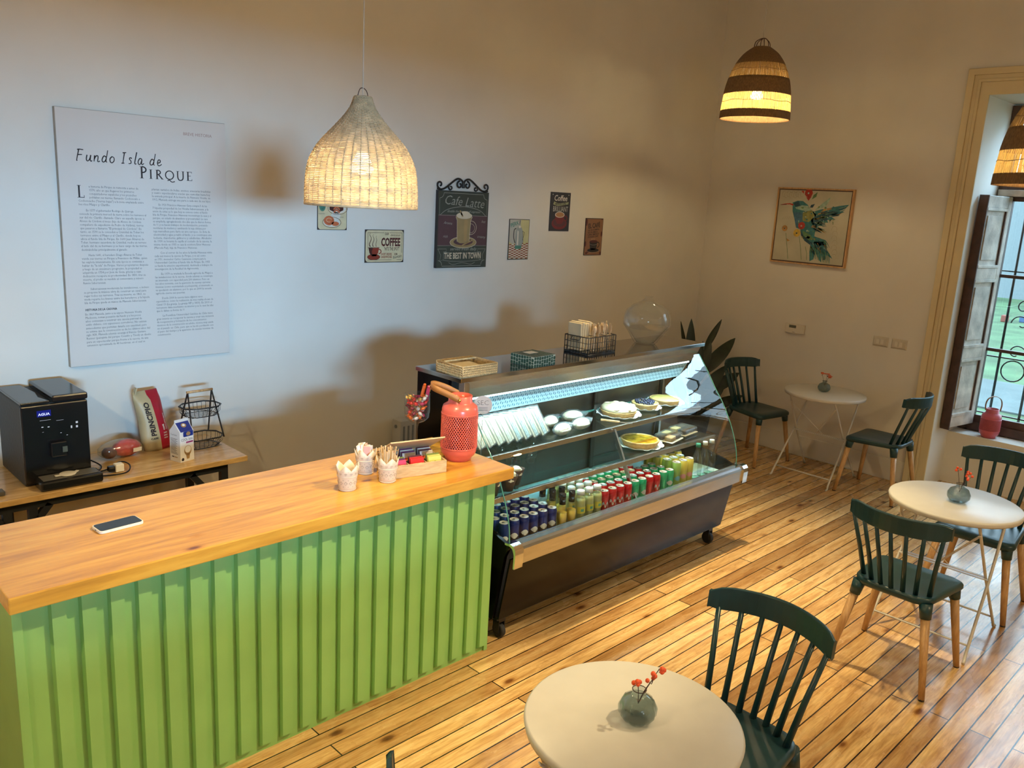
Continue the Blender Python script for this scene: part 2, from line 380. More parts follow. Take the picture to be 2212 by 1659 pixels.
def text_mesh(s, size=1.0, shear=0.0, spacing=1.0, res=2, bold=0.0, align='LEFT', xs=1.0):
    cu = D.curves.new('t', 'FONT'); cu.body = s; cu.size = size; cu.shear = shear; cu.space_character = spacing
    cu.resolution_u = res; cu.offset = bold; cu.align_x = align; cu.dimensions = '2D'; cu.fill_mode = 'FRONT'
    o = D.objects.new('t', cu); me = D.meshes.new_from_object(o)
    D.objects.remove(o); D.curves.remove(cu)
    if xs != 1.0:
        for v in me.vertices: v.co.x *= xs
    return me
class Art:
    """flat print on a board: origin (u,v) at lower-left corner of the board, w to the right, up"""
    def __init__(s, org, ux, uz=(0, 0, 1), off=0.0006):
        s.o, s.ux, s.uz = Vector(org), Vector(ux), Vector(uz); s.n = s.ux.cross(s.uz).normalized(); s.k = 1; s.off = off; s.mb = MB()
        s.mb.cur = 0
    def P(s, u, v, k=None): return s.o+s.ux*u+s.uz*v+s.n*s.off*(s.k if k is None else k)
    def layer(s, k): s.k = k; return s
    def poly(s, mt, pts):
        s.mb.m(mt); s.mb.f([s.mb.v(s.P(*p)) for p in pts]); return s
    def rect(s, mt, u0, v0, u1, v1): return s.poly(mt, [(u0, v0), (u1, v0), (u1, v1), (u0, v1)])
    def rrect(s, mt, u0, v0, u1, v1, r):
        pts = []
        for cx, cy, a0 in ((u1-r, v0+r, -90), (u1-r, v1-r, 0), (u0+r, v1-r, 90), (u0+r, v0+r, 180)):
            pts += [(cx+r*math.cos(R(a0+i*22.5)), cy+r*math.sin(R(a0+i*22.5))) for i in range(5)]
        return s.poly(mt, pts)
    def disc(s, mt, u, v, ru, rv=None, n=20, a0=0, a1=360):
        rv = rv or ru; full = abs(a1-a0) >= 360; k = n if full else n+1
        pts = [(u+ru*math.cos(R(a0+(a1-a0)*i/n)), v+rv*math.sin(R(a0+(a1-a0)*i/n))) for i in range(k)]
        return s.poly(mt, pts)
    def line(s, mt, pts, w, w1=None):
        s.mb.m(mt); n = len(pts); L = []; Rr = []
        for i in range(n):
            a = pts[max(0, i-1)]; b = pts[min(n-1, i+1)]; dx, dy = b[0]-a[0], b[1]-a[1]; d = math.hypot(dx, dy) or 1
            ww = w if w1 is None else w+(w1-w)*i/(n-1)
            L.append(s.mb.v(s.P(pts[i][0]-dy/d*ww/2, pts[i][1]+dx/d*ww/2))); Rr.append(s.mb.v(s.P(pts[i][0]+dy/d*ww/2, pts[i][1]-dx/d*ww/2)))
        for i in range(n-1): s.mb.f([Rr[i], Rr[i+1], L[i+1], L[i]])
        return s
    def ring(s, mt, u, v, ru, rv, w, a0=0, a1=360, n=24):
        return s.line(mt, [(u+ru*math.cos(R(a0+(a1-a0)*i/n)), v+rv*math.sin(R(a0+(a1-a0)*i/n))) for i in range(n+1)], w)
    def text(s, mt, t, u, v, size, rot=0, fit=None, **k):
        me = text_mesh(t, size, **k); s.mb.m(mt)
        if fit:
            wd = max([x.co.x for x in me.vertices] or [1]); q = fit/wd if wd else 1
            for x in me.vertices: x.co.x *= q
        c, sn = math.cos(R(rot)), math.sin(R(rot))
        vs = [s.mb.v(s.P(u+x.co.x*c-x.co.y*sn, v+x.co.x*sn+x.co.y*c)) for x in me.vertices]
        for p in me.polygons: s.mb.f([vs[i] for i in p.vertices])
        D.meshes.remove(me); return s
    def build(s, name, parent, **k): return s.mb.build(name, parent, **k)
def crom(pts, k=5):
    out = []
    P = [pts[0]]+list(pts)+[pts[-1]]
    for i in range(1, len(P)-2):
        a, b, c, d = [Vector(P[j]) for j in (i-1, i, i+1, i+2)]
        for j in range(k):
            t = j/k; out.append(0.5*((2*b)+(c-a)*t+(2*a-5*b+4*c-d)*t*t+(3*b-a-3*c+d)*t**3))
    out.append(Vector(P[-2])); return [tuple(p) for p in out]

# ------------------------------------------------------------------ room shell
def struct(name, mb, **k): return mb.build(name, None, 'structure', **k)
X0, Y0, H = -9.6, -8.0, 4.3
struct('floor', B('floor').box(X0-0.2, 0.66, Y0-0.2, 0.2, -0.1, 0))
struct('ceiling', B('wall').box(X0-0.2, 0.7, Y0-0.2, 0.2, H, H+0.1))
struct('wall_back', B('wall').box(X0-0.2, 0.7, 0, 0.2, 0, H))
struct('wall_left', B('wall').box(X0-0.2, X0, Y0, 0, 0, H))
wf = B('wall')
for a in ((X0, -8.15, 0, H), (-6.65, 0.0, 0, H), (-8.15, -6.65, 2.48, H), (-8.15, -6.65, 0, 1.62)): wf.box(a[0], a[1], Y0-0.2, Y0, a[2], a[3])
struct('wall_front', wf)
wr = B('wall'); OY1, OY0, OZ = -2.26, -3.56, 3.0
wr.box(0, 0.7, OY1, 0, 0, H); wr.box(0, 0.7, Y0, OY0, 0, H); wr.box(0, 0.7, OY0, OY1, OZ, H)
wr.box(0.37, 0.7, OY0, OY1, 0, 0.425)
struct('wall_right', wr)
struct('baseboard_right', B('wall').box(-0.012, 0, -2.10, 0, 0, 0.182), bevel=0.004)
struct('baseboard_back', B('wall').box(X0, -0.012, -0.012, 0, 0, 0.182), bevel=0.004)
# moulded casing around the opening
def casing(mb, a, b, z):      # vertical run between y=a (outer) and y=b (opening)
    s = 1 if b > a else -1
    for q0, q1, t in ((0.0, 0.045, 0.030), (0.045, 0.075, 0.018), (0.075, 0.095, 0.026), (0.095, 0.16, 0.014)):
        y0, y1 = a+s*q0, a+s*q1
        mb.box(-t, 0, min(y0, y1), max(y0, y1), 0, z-q0)
        # head run
for nm, (a, b) in (('trim_1', (-2.10, -2.26)), ('trim_2', (-3.72, -3.56))):
    mb = B('cream'); casing(mb, a, b, 3.185); struct(nm, mb, bevel=0.003)
mb = B('cream')
for q0, q1, t in ((0.0, 0.045, 0.0305), (0.045, 0.075, 0.0185), (0.075, 0.095, 0.0265), (0.095, 0.185, 0.0145)):
    mb.box(-t, 0, -3.72+q0, -2.10-q0, 3.185-q1, 3.185-q0)
struct('trim_3', mb, bevel=0.003)

# window with iron grille
win = D.objects.new('window_1', None); _new(win, None, 'structure')
WX = 0.56
mb = B('dwood')
for y0, y1, z0, z1 in ((-2.33, -2.265, 0.43, 2.99), (-3.555, -3.49, 0.43, 2.99), (-3.49, -2.33, 2.92, 2.99), (-3.49, -2.33, 2.33, 2.40), (-3.49, -2.33, 0.43, 0.50)):
    mb.box(WX, WX+0.09, y0, y1, z0, z1)
mb.build('window_frame', win, bevel=0.004)
mb = B('dwood')
for a, b in ((-2.375, -2.33), (-2.96, -2.915), (-2.905, -2.86), (-3.49, -3.445)):
    mb.box(WX+0.015, WX+0.06, a, b, 0.50, 2.33)
for a, b in ((-2.86, -2.375), (-3.445, -2.96)):
    for z0, z1 in ((0.50, 0.56), (2.275, 2.33), (1.095, 1.12), (1.685, 1.71)): mb.box(WX+0.02, WX+0.055, a, b, z0, z1)
mb.build('window_sash', win)
B('wglass').box(WX+0.036, WX+0.040, -3.45, -2.37, 0.55, 2.29).build('window_pane', win)
B('wglass').box(WX+0.036, WX+0.040, -3.49, -2.33, 2.40, 2.92).build('window_pane', win)
# inner board lining above the shutters
B('shutter').box(WX-0.03, WX, -3.55, -2.27, 2.31, 2.36).build('window_rail', win, bevel=0.004)
gr = thing('iron_grille', 'wrought iron window grille with scrolls outside the window glass', 'grille', (0.78, -2.91, 0))
mb = B('black')
for y in (0.48, 0.26, 0.04, -0.18, -0.40, -0.60): mb.tube([(0, y, 0.38), (0, y, 2.85)], 0.010, 6)
for z in (0.55, 1.03, 1.73, 2.5): mb.bar((0, -0.62, z), (0, 0.64, z), 0.010, 0.022, (1, 0, 0))
mb.build('grille_bars', gr)
def scroll(cy, cz, s, fl): return [(0.0, cy+fl*s*(1-t*0.75)*math.cos(t*5.2), cz+s*(1-t*0.75)*math.sin(t*5.2)) for t in [i/16 for i in range(17)]]
for yc in (0.37, 0.15, -0.07, -0.29, -0.50):
    B('black').tube([(0, yc+0.085*math.cos(a), 0.93+0.085*math.sin(a)) for a in [2*PI*i/20 for i in range(20)]], 0.006, 5, closed=True).build('iron_ring', gr)
    for zz, f in ((1.32, 1), (1.45, -1), (2.08, 1), (1.08, -1)): B('black').tube(scroll(yc, zz, 0.075, f), 0.0055, 5).build('iron_scroll', gr)
# shutter leaf folded back to the jamb
sh = thing('window_shutter', 'worn white and brown panelled wooden shutter folded back beside the window', 'shutter', (WX, -2.362, 0.49), math.atan2(0.072, -0.42))
Wd, Hh = 0.43, 1.815
mb = B('shutter')
mb.box(0, 0.055, -0.018, 0.018, 0, Hh); mb.box(Wd-0.06, Wd, -0.018, 0.018, 0, Hh)
rails = (0.0, 0.555, 1.18, Hh-0.09)
for z in rails: mb.box(0.055, Wd-0.06, -0.018, 0.018, z, z+0.09)
mb.build('shutter_frame', sh, bevel=0.004)
for i in range(3):
    z0, z1 = rails[i]+0.09, rails[i+1]
    mb = B('shutter').box(0.055, Wd-0.06, -0.004, 0.004, z0, z1)
    mb.box(0.10, Wd-0.105, -0.012, 0.012, z0+0.06, z1-0.06)
    for a, b, c, d in ((0.055, Wd-0.06, z0, z0+0.022), (0.055, Wd-0.06, z1-0.022, z1)): mb.box(a, b, -0.024, 0.024, c, d)
    mb.m('dwood')
    for a, b in ((0.055, 0.064), (Wd-0.069, Wd-0.06)): mb.box(a, b, -0.016, 0.016, z0+0.02, z1-0.02)
    mb.build('shutter_panel', sh, bevel=0.002)
B('dwood').box(Wd, Wd+0.012, -0.019, 0.05, 0, Hh).build('shutter_edge', sh)
for z in (0.3, 1.5): B('dwood').tube([(-0.008, 0, z), (-0.008, 0, z+0.09)], 0.009, 8).build('hinge', sh)

# outside
flat('lawn_grass', (0.065, 0.125, 0.055), 0.9, 0.4, nscale=1.4); flat('path_stone', (0.10, 0.13, 0.13), 0.9, 0.15, nscale=3); flat('far_wall_paint', (0.20, 0.23, 0.24), 0.9, 0.05)
tag(B('lawn_grass').box(0.75, 40, -30, 30, -0.25, -0.12).build('lawn'), 'green lawn seen through the barred window', 'lawn')['kind'] = 'structure'
D.objects['lawn'].name = 'ground_lawn'
tag(B('path_stone').box(4.3, 6.4, -30, 30, -0.12, -0.10).build('garden_path'), 'pale paved path crossing the lawn outside the window', 'path')
tag(B('far_wall_paint').box(22, 22.4, -25, 30, -0.12, 3.2).build('garden_wall'), 'pale garden wall at the far side of the lawn outside the window', 'wall')
flat('bin_red', (0.22, 0.06, 0.04)); flat('bin_blue', (0.04, 0.09, 0.2))
tag(B('bin_red').box(14.8, 14.95, 1.16, 1.30, -0.12, 0.04).build('garden_box', bevel=0.02), 'small red box on the lawn far outside the window', 'box')
tag(B('bin_blue').box(15.2, 15.35, 0.88, 1.02, -0.12, 0.02).build('garden_box', bevel=0.02), 'small blue box on the lawn beside the red one outside the window', 'box')
# ------------------------------------------------------------------ service counter
ct = thing('service_counter', 'long counter clad in green ribbed sheet metal under a thick pine slab', 'counter', (-5.3, -1.6, 0))
def L(x, y, z=0, o=(-5.3, -1.6, 0)): return (x-o[0], y-o[1], z-o[2])
mb = B('counter'); mb.at((5.3, 1.6, 0)); mb.box(-6.31, -4.306, -1.90, -1.315, 0.868, 0.92); mb.build('countertop', ct, bevel=0.004)
def ribbed(x0, x1, yf, z0, z1, pitch=0.0848, d=0.019):
    """ribs pressed in sheet, seen along -y; ribs end rounded above a flat foot strip"""
    mb = B('green'); mb.box(x0, x1, yf+d, yf+d+0.03, z0, z1)
    n = int((x1-x0)/pitch); x = x1-0.012
    for i in range(n+1):
        a, b = x-0.041, x
        if a < x0: break
        zb = z0+0.035
        prof = [(a-0.005, yf+d), (a, yf), (b, yf), (b+0.005, yf+d)]
        lo = [mb.v((p[0], p[1], zb+(0.0 if p[1] == yf else -0.012))) for p in prof]; hi = [mb.v((p[0], p[1], z1)) for p in prof]
        for k in range(3): mb.f([lo[k], lo[k+1], hi[k+1], hi[k]])
        mb.f([lo[3], lo[2], lo[1], lo[0]])
        x -= pitch
    return mb
mb = ribbed(-6.27, -4.352, -1.834, 0.0, 0.868)
for v in mb.bm.verts: v.co += Vector((5.3, 1.6, 0))
mb.build('front_panel', ct)
mb = B('green'); mb.at((5.3, 1.6, 0)).box(-6.29, -6.262, -1.825, -1.38, 0, 0.868); mb.build('end_panel', ct, bevel=0.002)
mb = B('green'); mb.at((5.3, 1.6, 0)).box(-4.368, -4.346, -1.825, -1.38, 0, 0.868); mb.build('end_panel', ct, bevel=0.002)
mb = B('box'); mb.at((5.3, 1.6, 0)).box(-6.26, -4.37, -1.78, -1.42, 0.38, 0.40); mb.build('inner_shelf', ct)

# ------------------------------------------------------------------ refrigerated display case
CX0, CX1 = -4.30, -2.30
cs = thing('display_case', 'refrigerated display case with curved glass, steel rails and black base on castors', 'display case', (-3.3, -1.55, 0))
def cp(mt): return B(mt).at((3.3, 1.55, 0))
GP = crom([(-1.53, 1.19), (-1.60, 1.10), (-1.67, 1.00), (-1.74, 0.91), (-1.80, 0.81), (-1.845, 0.71), (-1.872, 0.62), (-1.88, 0.54)], 4)
mb = cp('steelt'); mb.box(CX0-0.03, CX1+0.025, -1.545, -1.20, 1.238, 1.26); mb.build('top_plate', cs, bevel=0.002)
mb = cp('steel'); mb.extr([(-1.543, 1.238), (-1.50, 1.145), (-1.485, 1.145), (-1.52, 1.238)], CX0+0.02, CX1-0.02); mb.build('fascia', cs)
for q in ((CX0-0.005, CX0+0.03, -1.54, -1.50, 1.14, 1.238), (CX1-0.012, CX1+0.008, -1.28, -1.24, 0.60, 1.238)): cp('steel').box(*q).build('corner_post', cs, bevel=0.002)
# side shell: black outside panel on the left, end profile
prof_side = [(-1.18, 0.13), (-1.80, 0.13), (-1.86, 0.47), (-1.89, 0.53), (-1.80, 0.56), (-1.60, 0.60), (-1.18, 0.60)]
for x0, x1 in ((CX0, CX0+0.02), (CX1-0.02, CX1)): cp('kick').extr(prof_side, x0, x1).build('side_panel', cs)
cp('kick').box(CX0, CX0+0.02, -1.42, -1.18, 0.60, 1.238).build('rear_side_panel', cs)
cp('kick').extr([(-1.825, 0.13), (-1.815, 0.13), (-1.875, 0.46), (-1.885, 0.46)], CX0+0.02, CX1-0.02).build('kick_panel', cs)
cp('black').box(CX0+0.02, CX1-0.02, -1.815, -1.18, 0.12, 0.14).build('base_tray', cs)
# front bumper
cp('steel').extr([(-1.865, 0.540), (-1.908, 0.540), (-1.922, 0.532), (-1.927, 0.520), (-1.922, 0.446), (-1.912, 0.440), (-1.90, 0.446), (-1.88, 0.50)], CX0+0.03, CX1-0.0, smooth=False).build('bumper', cs, bevel=0.003)
cp('steel').extr([(-1.80, 0.50), (-1.865, 0.542), (-1.875, 0.542), (-1.88, 0.53), (-1.82, 0.485)], CX0+0.02, CX1-0.02).build('front_rail', cs)
for x0, x1 in ((CX0-0.005, CX0+0.05), (CX1-0.005, CX1+0.045)):
    cp('chrome').extr([(-1.865, 0.546), (-1.900, 0.550), (-1.920, 0.545), (-1.933, 0.530), (-1.936, 0.505), (-1.932, 0.436), (-1.924, 0.436), (-1.926, 0.505), (-1.915, 0.530), (-1.898, 0.538), (-1.865, 0.536)], x0, x1, smooth=False).build('bumper_cap', cs)
# interior
cp('panel').box(CX0+0.02, CX1-0.02, -1.80, -1.25, 0.465, 0.483).build('deck', cs)
xs = [CX0+0.02+i*(2.0-0.04)/3 for i in range(4)]
for i in range(3): cp('steeldark').box(xs[i]+0.003, xs[i+1]-0.003, -1.252 + (0.008 if i == 1 else 0), -1.240 + (0.008 if i == 1 else 0), 0.483, 1.238).build('rear_door', cs)
for x in xs[1:3]: cp('greyp').box(x-0.014, x+0.014, -1.262, -1.253, 0.483, 1.238).build('door_edge', cs)
for nm, yf, z in (('upper_shelf', -1.60, 0.86), ('lower_shelf', -1.725, 0.70)):
    s = cp('glassg').box(CX0+0.03, CX1-0.04, yf+0.01, -1.26, z-0.008, z).build(nm, cs)
    cp('steel').box(CX0+0.03, CX1-0.04, yf-0.004, yf+0.012, z-0.022, z+0.006).build('shelf_rail', s, bevel=0.001)
    cp('gedge').box(CX0+0.03, CX1-0.04, -1.262, -1.258, z-0.009, z+0.001).build('shelf_back_edge', s)
cp('steel').bar((-3.232, -1.612, 0.856), (-3.232, -1.80, 0.50), 0.022, 0.014, (1, 0, 0)).build('strut', cs, bevel=0.001)
# perforated light baffle and led tube
mb = cp('panel'); A0, A1 = (-1.49, 1.150), (-1.425, 1.030)
for p, q in ((A0, A1),): mb.extr([p, q, (q[0]+0.004, q[1]+0.002), (p[0]+0.004, p[1]+0.002)], CX0+0.03, CX1-0.05)
baf = mb.build('light_baffle', cs)
mb = cp('slot'); dy, dz = A1[0]-A0[0], A1[1]-A0[1]; ln = math.hypot(dy, dz); ny, nz = dz/ln, -dy/ln
x = CX0+0.06; i = 0
while x < CX1-0.07:
    for r in range(4):
        t0 = 0.10+r*0.215+(0.04 if i % 2 else 0); t1 = t0+0.12; xx = x
        q = []
        for t, xo in ((t0, -0.0045), (t0, 0.0015), (t1, 0.0045), (t1, -0.0015)):
            q.append(mb.v((xx+xo+(t-0.5)*0.0, A0[0]+dy*t+ny*0.0012, A0[1]+dz*t+nz*0.0012)))
        mb.f(q)
    x += 0.0165; i += 1
mb.build('perforation', baf, kind='stuff')
cp('led').tube([(CX0+0.06, -1.492, 1.138), (CX1-0.06, -1.492, 1.138)], 0.005, 8).build('led_tube', cs)
area_light('case_led_strip', (-3.3, -1.545, 1.138), (0, 0.15, -1), 1.86, 0.02, 9.5, (0.60, 0.90, 1.0), spread=118)
# glass
mb = cp('glass'); mb.sheet([[(x, p[0], p[1]) for x in (CX0+0.012, CX1-0.012)] for p in GP]); mb.build('front_glass', cs)
for x in (CX0+0.010, CX1-0.010): cp('gedge').tube([(x, p[0], p[1]) for p in GP], 0.003, 5).build('glass_edge', cs)
for x in (CX0+0.008, CX1-0.008):
    mb = cp('glass'); mb.f([mb.v((x, p[0], p[1])) for p in GP]+[mb.v((x, -1.45, 0.56)), mb.v((x, -1.27, 0.60)), mb.v((x, -1.27, 1.235)), mb.v((x, -1.53, 1.235))]); mb.build('side_glass', cs)
for x, y in ((-4.22, -1.76), (-2.37, -1.76), (-4.22, -1.27), (-2.37, -1.27)):
    mb = cp('black'); mb.box(x-0.022, x+0.022, y-0.03, y+0.02, 0.085, 0.12).box(x-0.022, x-0.017, y-0.03, y+0.01, 0.03, 0.09).box(x+0.017, x+0.022, y-0.03, y+0.01, 0.03, 0.09)
    k = mb.build('castor', cs)
    mb = cp('rubber'); mb.X = Matrix.Translation((3.3+x, 1.55+y-0.012, 0.037)) @ Matrix.Rotation(PI/2, 4, 'Y'); mb.lathe([(0.030, -0.014), (0.037, -0.010), (0.037, 0.010), (0.030, 0.014)], 20, (0, 0, 0)); mb.build('wheel', k)

# ------------------------------------------------------------------ things in the case
flat('can_blue', (0.010, 0.022, 0.17), 0.3, metal=0.3); flat('can_white', (0.75, 0.78, 0.85), 0.4)
flat('can_red', (0.55, 0.01, 0.015), 0.3, metal=0.2); flat('can_green', (0.02, 0.42, 0.20), 0.3, metal=0.2)
flat('can_yellow', (0.70, 0.62, 0.12), 0.35); flat('can_orange', (0.75, 0.40, 0.06), 0.35); flat('can_lime', (0.28, 0.50, 0.12), 0.35); flat('can_sky', (0.15, 0.45, 0.62), 0.35); flat('can_pink', (0.75, 0.35, 0.38), 0.4)
flat('can_lid', (0.62, 0.62, 0.62), 0.35, metal=0.45); flat('can_dark', (0.06, 0.06, 0.07), 0.3, metal=0.8)
def can(name, loc, label, cat, group, body, mark, r=0.0265, h=0.115, marks='blob', under=None, word=None):
    t = thing(name, label, cat, loc, R(-110)+random.uniform(-.25, .25), group)
    mb = B(body); mb.lathe([(r*0.80, 0), (r, 0.008), (r, h-0.012), (r*0.84, h-0.001)], 20, cap0=True, cap1=False)
    mb.build('can_body', t)
    mb = B('can_lid'); mb.lathe([(r*0.84, h-0.001), (r*0.86, h+0.001), (r*0.80, h+0.001), (r*0.78, h-0.003)], 20, cap0=False, cap1=True); mb.build('lid', t)
    mb = B('can_lid').at((0.004, 0, h-0.0022)); mb.lathe([(0.0045, 0), (0.0075, 0), (0.0075, 0.0014), (0.0045, 0.0014)], 10, cap0=False, cap1=False)
    mb.m('can_dark').at((-r*0.42, 0, h-0.0028)); mb.lathe([(0.0001, 0), (0.0065, 0)], 10, cap0=False, cap1=True); mb.build('pull_tab', t)
    # printed mark wrapped on the body, facing local +x
    mb = B(mark); k = r+0.0004
    def wrap(a, z): return (k*math.cos(a), k*math.sin(a), z)
    if marks == 'script':     # flowing white wave band with lettering strokes
        for s in range(10):
            a0, a1 = -0.95+s*0.19, -0.95+(s+1)*0.19
            z0 = h*0.36+0.010*math.sin(s*1.3); z1 = h*0.36+0.010*math.sin((s+1)*1.3)
            mb.f([mb.v(wrap(a0, z0-0.007)), mb.v(wrap(a1, z1-0.007)), mb.v(wrap(a1, z1+0.009)), mb.v(wrap(a0, z0+0.009))])
    else:
        for s in range(8):
            a0, a1 = -0.8+s*0.2, -0.8+(s+1)*0.2
            f0, f1 = math.sin((s)/8*PI), math.sin((s+1)/8*PI)
            mb.f([mb.v(wrap(a0, h*0.35-0.014*f0)), mb.v(wrap(a1, h*0.35-0.014*f1)), mb.v(wrap(a1, h*0.35+0.016*f1)), mb.v(wrap(a0, h*0.35+0.016*f0))])
    if under:
        mb.m(under)
        for s in range(20):
            a0, a1 = s*PI/10, (s+1)*PI/10
            mb.f([mb.v(wrap(a0, 0.012)), mb.v(wrap(a1, 0.012)), mb.v(wrap(a1, h*0.30)), mb.v(wrap(a0, h*0.30))])
    if word:
        me = text_mesh(word, 0.019, shear=0.35, bold=0.0004, align='CENTER'); mb.m(body)
        vs = [mb.v(((k+0.0004)*math.cos(v.co.x/k), (k+0.0004)*math.sin(v.co.x/k), h*0.32+v.co.y)) for v in me.vertices]
        for p in me.polygons: mb.f([vs[i] for i in p.vertices])
    mb.build('printed_mark', t)
    return t
ZD = 0.483
SP = 0.0667
def grid_cans(proto, n, x0, rows, group, labelf, skip=()):
    k = 0
    for ri, y in enumerate(rows):
        for i in range(n):
            if (ri, i) in skip: continue
            xx = x0+i*SP+random.uniform(-.002, .002)
            if k == 0:
                o = proto; o.location = (xx, y, ZD); o['label'] = labelf(ri, i)
            else:
                o = dup(proto, (xx, y, ZD), R(-110)+random.uniform(-.3, .3), labelf(ri, i))
            k += 1
RW = ['front row', 'second row from the front', 'third row from the front', 'fourth row from the front', 'fifth row from the front', 'sixth row from the front']
p = can('soda_can', (0, 0, 0), '', 'can', 'dark blue cans in the display case', 'can_blue', 'can_white', marks='blob', under='ink', word=None)
grid_cans(p, 6, -4.229, (-1.777, -1.712, -1.647, -1.582, -1.517), '', lambda r, i: 'dark blue can, %s from the left, %s' % (ORD[i], RW[r]))
p = can('soda_can', (0, 0, 0), '', 'can', 'red cans in the display case', 'can_red', 'can_white', marks='script', word='Coca')
grid_cans(p, 4, -3.485, (-1.777, -1.712, -1.647, -1.582, -1.517), '', lambda r, i: 'red can by the lemonade, %s from the left, %s' % (ORD[i], RW[r]), skip=((2, 2), (2, 3), (3, 3), (3, 2), (4, 3), (4, 1)))
pg = can('soda_can', (0, 0, 0), '', 'can', 'green cans in the display case', 'can_green', 'can_white', marks='blob')
grid_cans(pg, 2, -3.218, (-1.777, -1.712, -1.647, -1.582, -1.517), '', lambda r, i: 'green can right of the strut, %s of the pair, %s' % (ORD[i], RW[r]))
for q, (x, y) in enumerate(((-3.352, -1.647), (-3.285, -1.647), (-3.285, -1.582), (-3.352, -1.582), (-3.285, -1.517), (-3.418, -1.517))):
    dup(pg, (x, y, ZD), R(-100), 'green can among the red cans left of the strut, %s counted from the glass' % ORD[q])
grid_cans(dup(p, (0, 0, 0), 0), 2, -3.085, (-1.777, -1.712, -1.647, -1.582), '', lambda r, i: 'red can between two green pairs, %s of the pair, %s' % (ORD[i], RW[r]))
grid_cans(dup(pg, (0, 0, 0), 0), 2, -2.951, (-1.777, -1.712, -1.647), '', lambda r, i: 'green can beside the juice cans, %s of the pair, %s' % (ORD[i], RW[r]))
py = can('juice_can', (0, 0, 0), '', 'can', 'yellow juice cans in the display case', 'can_yellow', 'can_pink', r=0.029, h=0.145, marks='blob', under=None)
grid_cans(py, 4, -2.812, (-1.770, -1.704, -1.638, -1.572), '', lambda r, i: 'tall yellow juice can, %s from the left, %s' % (ORD[i], RW[r]), skip=((0, 0), (0, 3), (1, 0), (1, 3)))
pb = can('juice_can', (-2.812, -1.770, ZD), 'tall green and blue juice can at the left front corner of the yellow juice cans', 'can', 'yellow juice cans in the display case', 'can_lime', 'can_sky', r=0.029, h=0.145)
dup(pb, (-2.812, -1.704, ZD), 2.6, 'tall green and blue juice can just behind the front one of its kind')

flat('lemon', (0.62, 0.68, 0.30), 0.3); flat('lemon_label', (0.75, 0.70, 0.10), 0.5); flat('mango', (0.62, 0.42, 0.04), 0.35); flat('greenlabel', (0.10, 0.40, 0.30), 0.5); flat('cap_white', (0.78, 0.82, 0.82), 0.4); flat('cap_green', (0.05, 0.30, 0.22), 0.4)
flat('milkplastic', (0.60, 0.66, 0.62), 0.4); flat('tealwater', (0.22, 0.62, 0.56), 0.3)
def bottle(name, loc, label, group, liquid, cap, prof, fill, capz, capr, capmat, labelmat=None, lz=None, neckfoil=None):
    t = thing(name, label, 'bottle', loc, R(-110), group)
    B(liquid).lathe([(r*0.94, z) for r, z in prof if z <= fill], 18).build('drink', t)
    B('clear').lathe(prof, 18, cap0=False, cap1=False).build('bottle_glass', t)
    B(capmat).lathe([(capr, capz), (capr, capz+cap), (capr*0.9, capz+cap+0.002)], 16).build('cap', t)
    if labelmat:
        mb = B(labelmat); r = max(a for a, z in prof)+0.0006
        for s in range(8):
            a0, a1 = -0.9+s*.225, -0.9+(s+1)*.225
            mb.f([mb.v((r*math.cos(a), r*math.sin(a), z)) for a, z in ((a0, lz[0]), (a1, lz[0]), (a1, lz[1]), (a0, lz[1]))])
        mb.m('greenlabel')
        for s in range(4):
            a0, a1 = -0.3+s*.15, -0.3+(s+1)*.15; rr = r+0.0005; z0 = lz[0]+(lz[1]-lz[0])*.3; z1 = lz[0]+(lz[1]-lz[0])*.7
            mb.f([mb.v((rr*math.cos(a), rr*math.sin(a), z)) for a, z in ((a0, z0), (a1, z0), (a1, z1), (a0, z1))])
        mb.build('bottle_label', t)
    return t
LP = [(0.024, 0), (0.029, 0.006), (0.029, 0.10), (0.026, 0.118), (0.019, 0.132), (0.019, 0.145)]
lb = bottle('lemonade_bottle', (-3.680, -1.777, ZD), 'lemonade bottle with pale cap in the front row, leftmost of three', 'lemonade bottles in the display case', 'lemon', 0.022, LP, 0.118, 0.135, 0.021, 'cap_white', 'lemon_label', (0.04, 0.075))
k = 0
for r_, y in enumerate((-1.777, -1.712, -1.647, -1.582)):
    for i_ in range(3):
        if r_ == 0 and i_ == 0: continue
        dup(lb, (-3.680+i_*SP, y, ZD), R(-100), 'pale capped lemonade bottle, %s from the left, %s' % (ORD[i_], RW[r_]))
DP = [(0.022, 0), (0.027, 0.006), (0.027, 0.075), (0.020, 0.105), (0.014, 0.125), (0.014, 0.165)]
db = bottle('juice_bottle', (-3.828, -1.785, ZD), 'yellow juice bottle with black foil neck, left of the front pair', 'foil necked juice bottles', 'mango', 0.055, DP, 0.095, 0.118, 0.0165, 'blackp')
for q, (x, y, tx) in enumerate(((-3.758, -1.785, 'right of the front pair'), (-3.828, -1.715, 'left one just behind the front pair'), (-3.758, -1.715, 'right one just behind the front pair'), (-3.828, -1.645, 'left one at the back'), (-3.758, -1.645, 'right one at the back'))):
    dup(db, (x, y, ZD), 0, 'yellow juice bottle with black foil neck, '+tx)
WP = [(0.028, 0), (0.033, 0.008), (0.034, 0.10), (0.030, 0.125), (0.018, 0.165), (0.0135, 0.185), (0.0135, 0.20)]
for x, cm, tx in ((-2.590, 'cap_green', 'water bottle with a green cap by the right end glass'), (-2.515, 'cap_white', 'water bottle with a white cap, middle of the three by the end glass'), (-2.440, 'cap_white', 'water bottle with a white cap nearest the right end glass')):
    bottle('water_bottle', (x, -1.770, ZD), tx, 'water bottles in the display case', 'tealwater', 0.020, WP, 0.075, 0.198, 0.0155, cm)

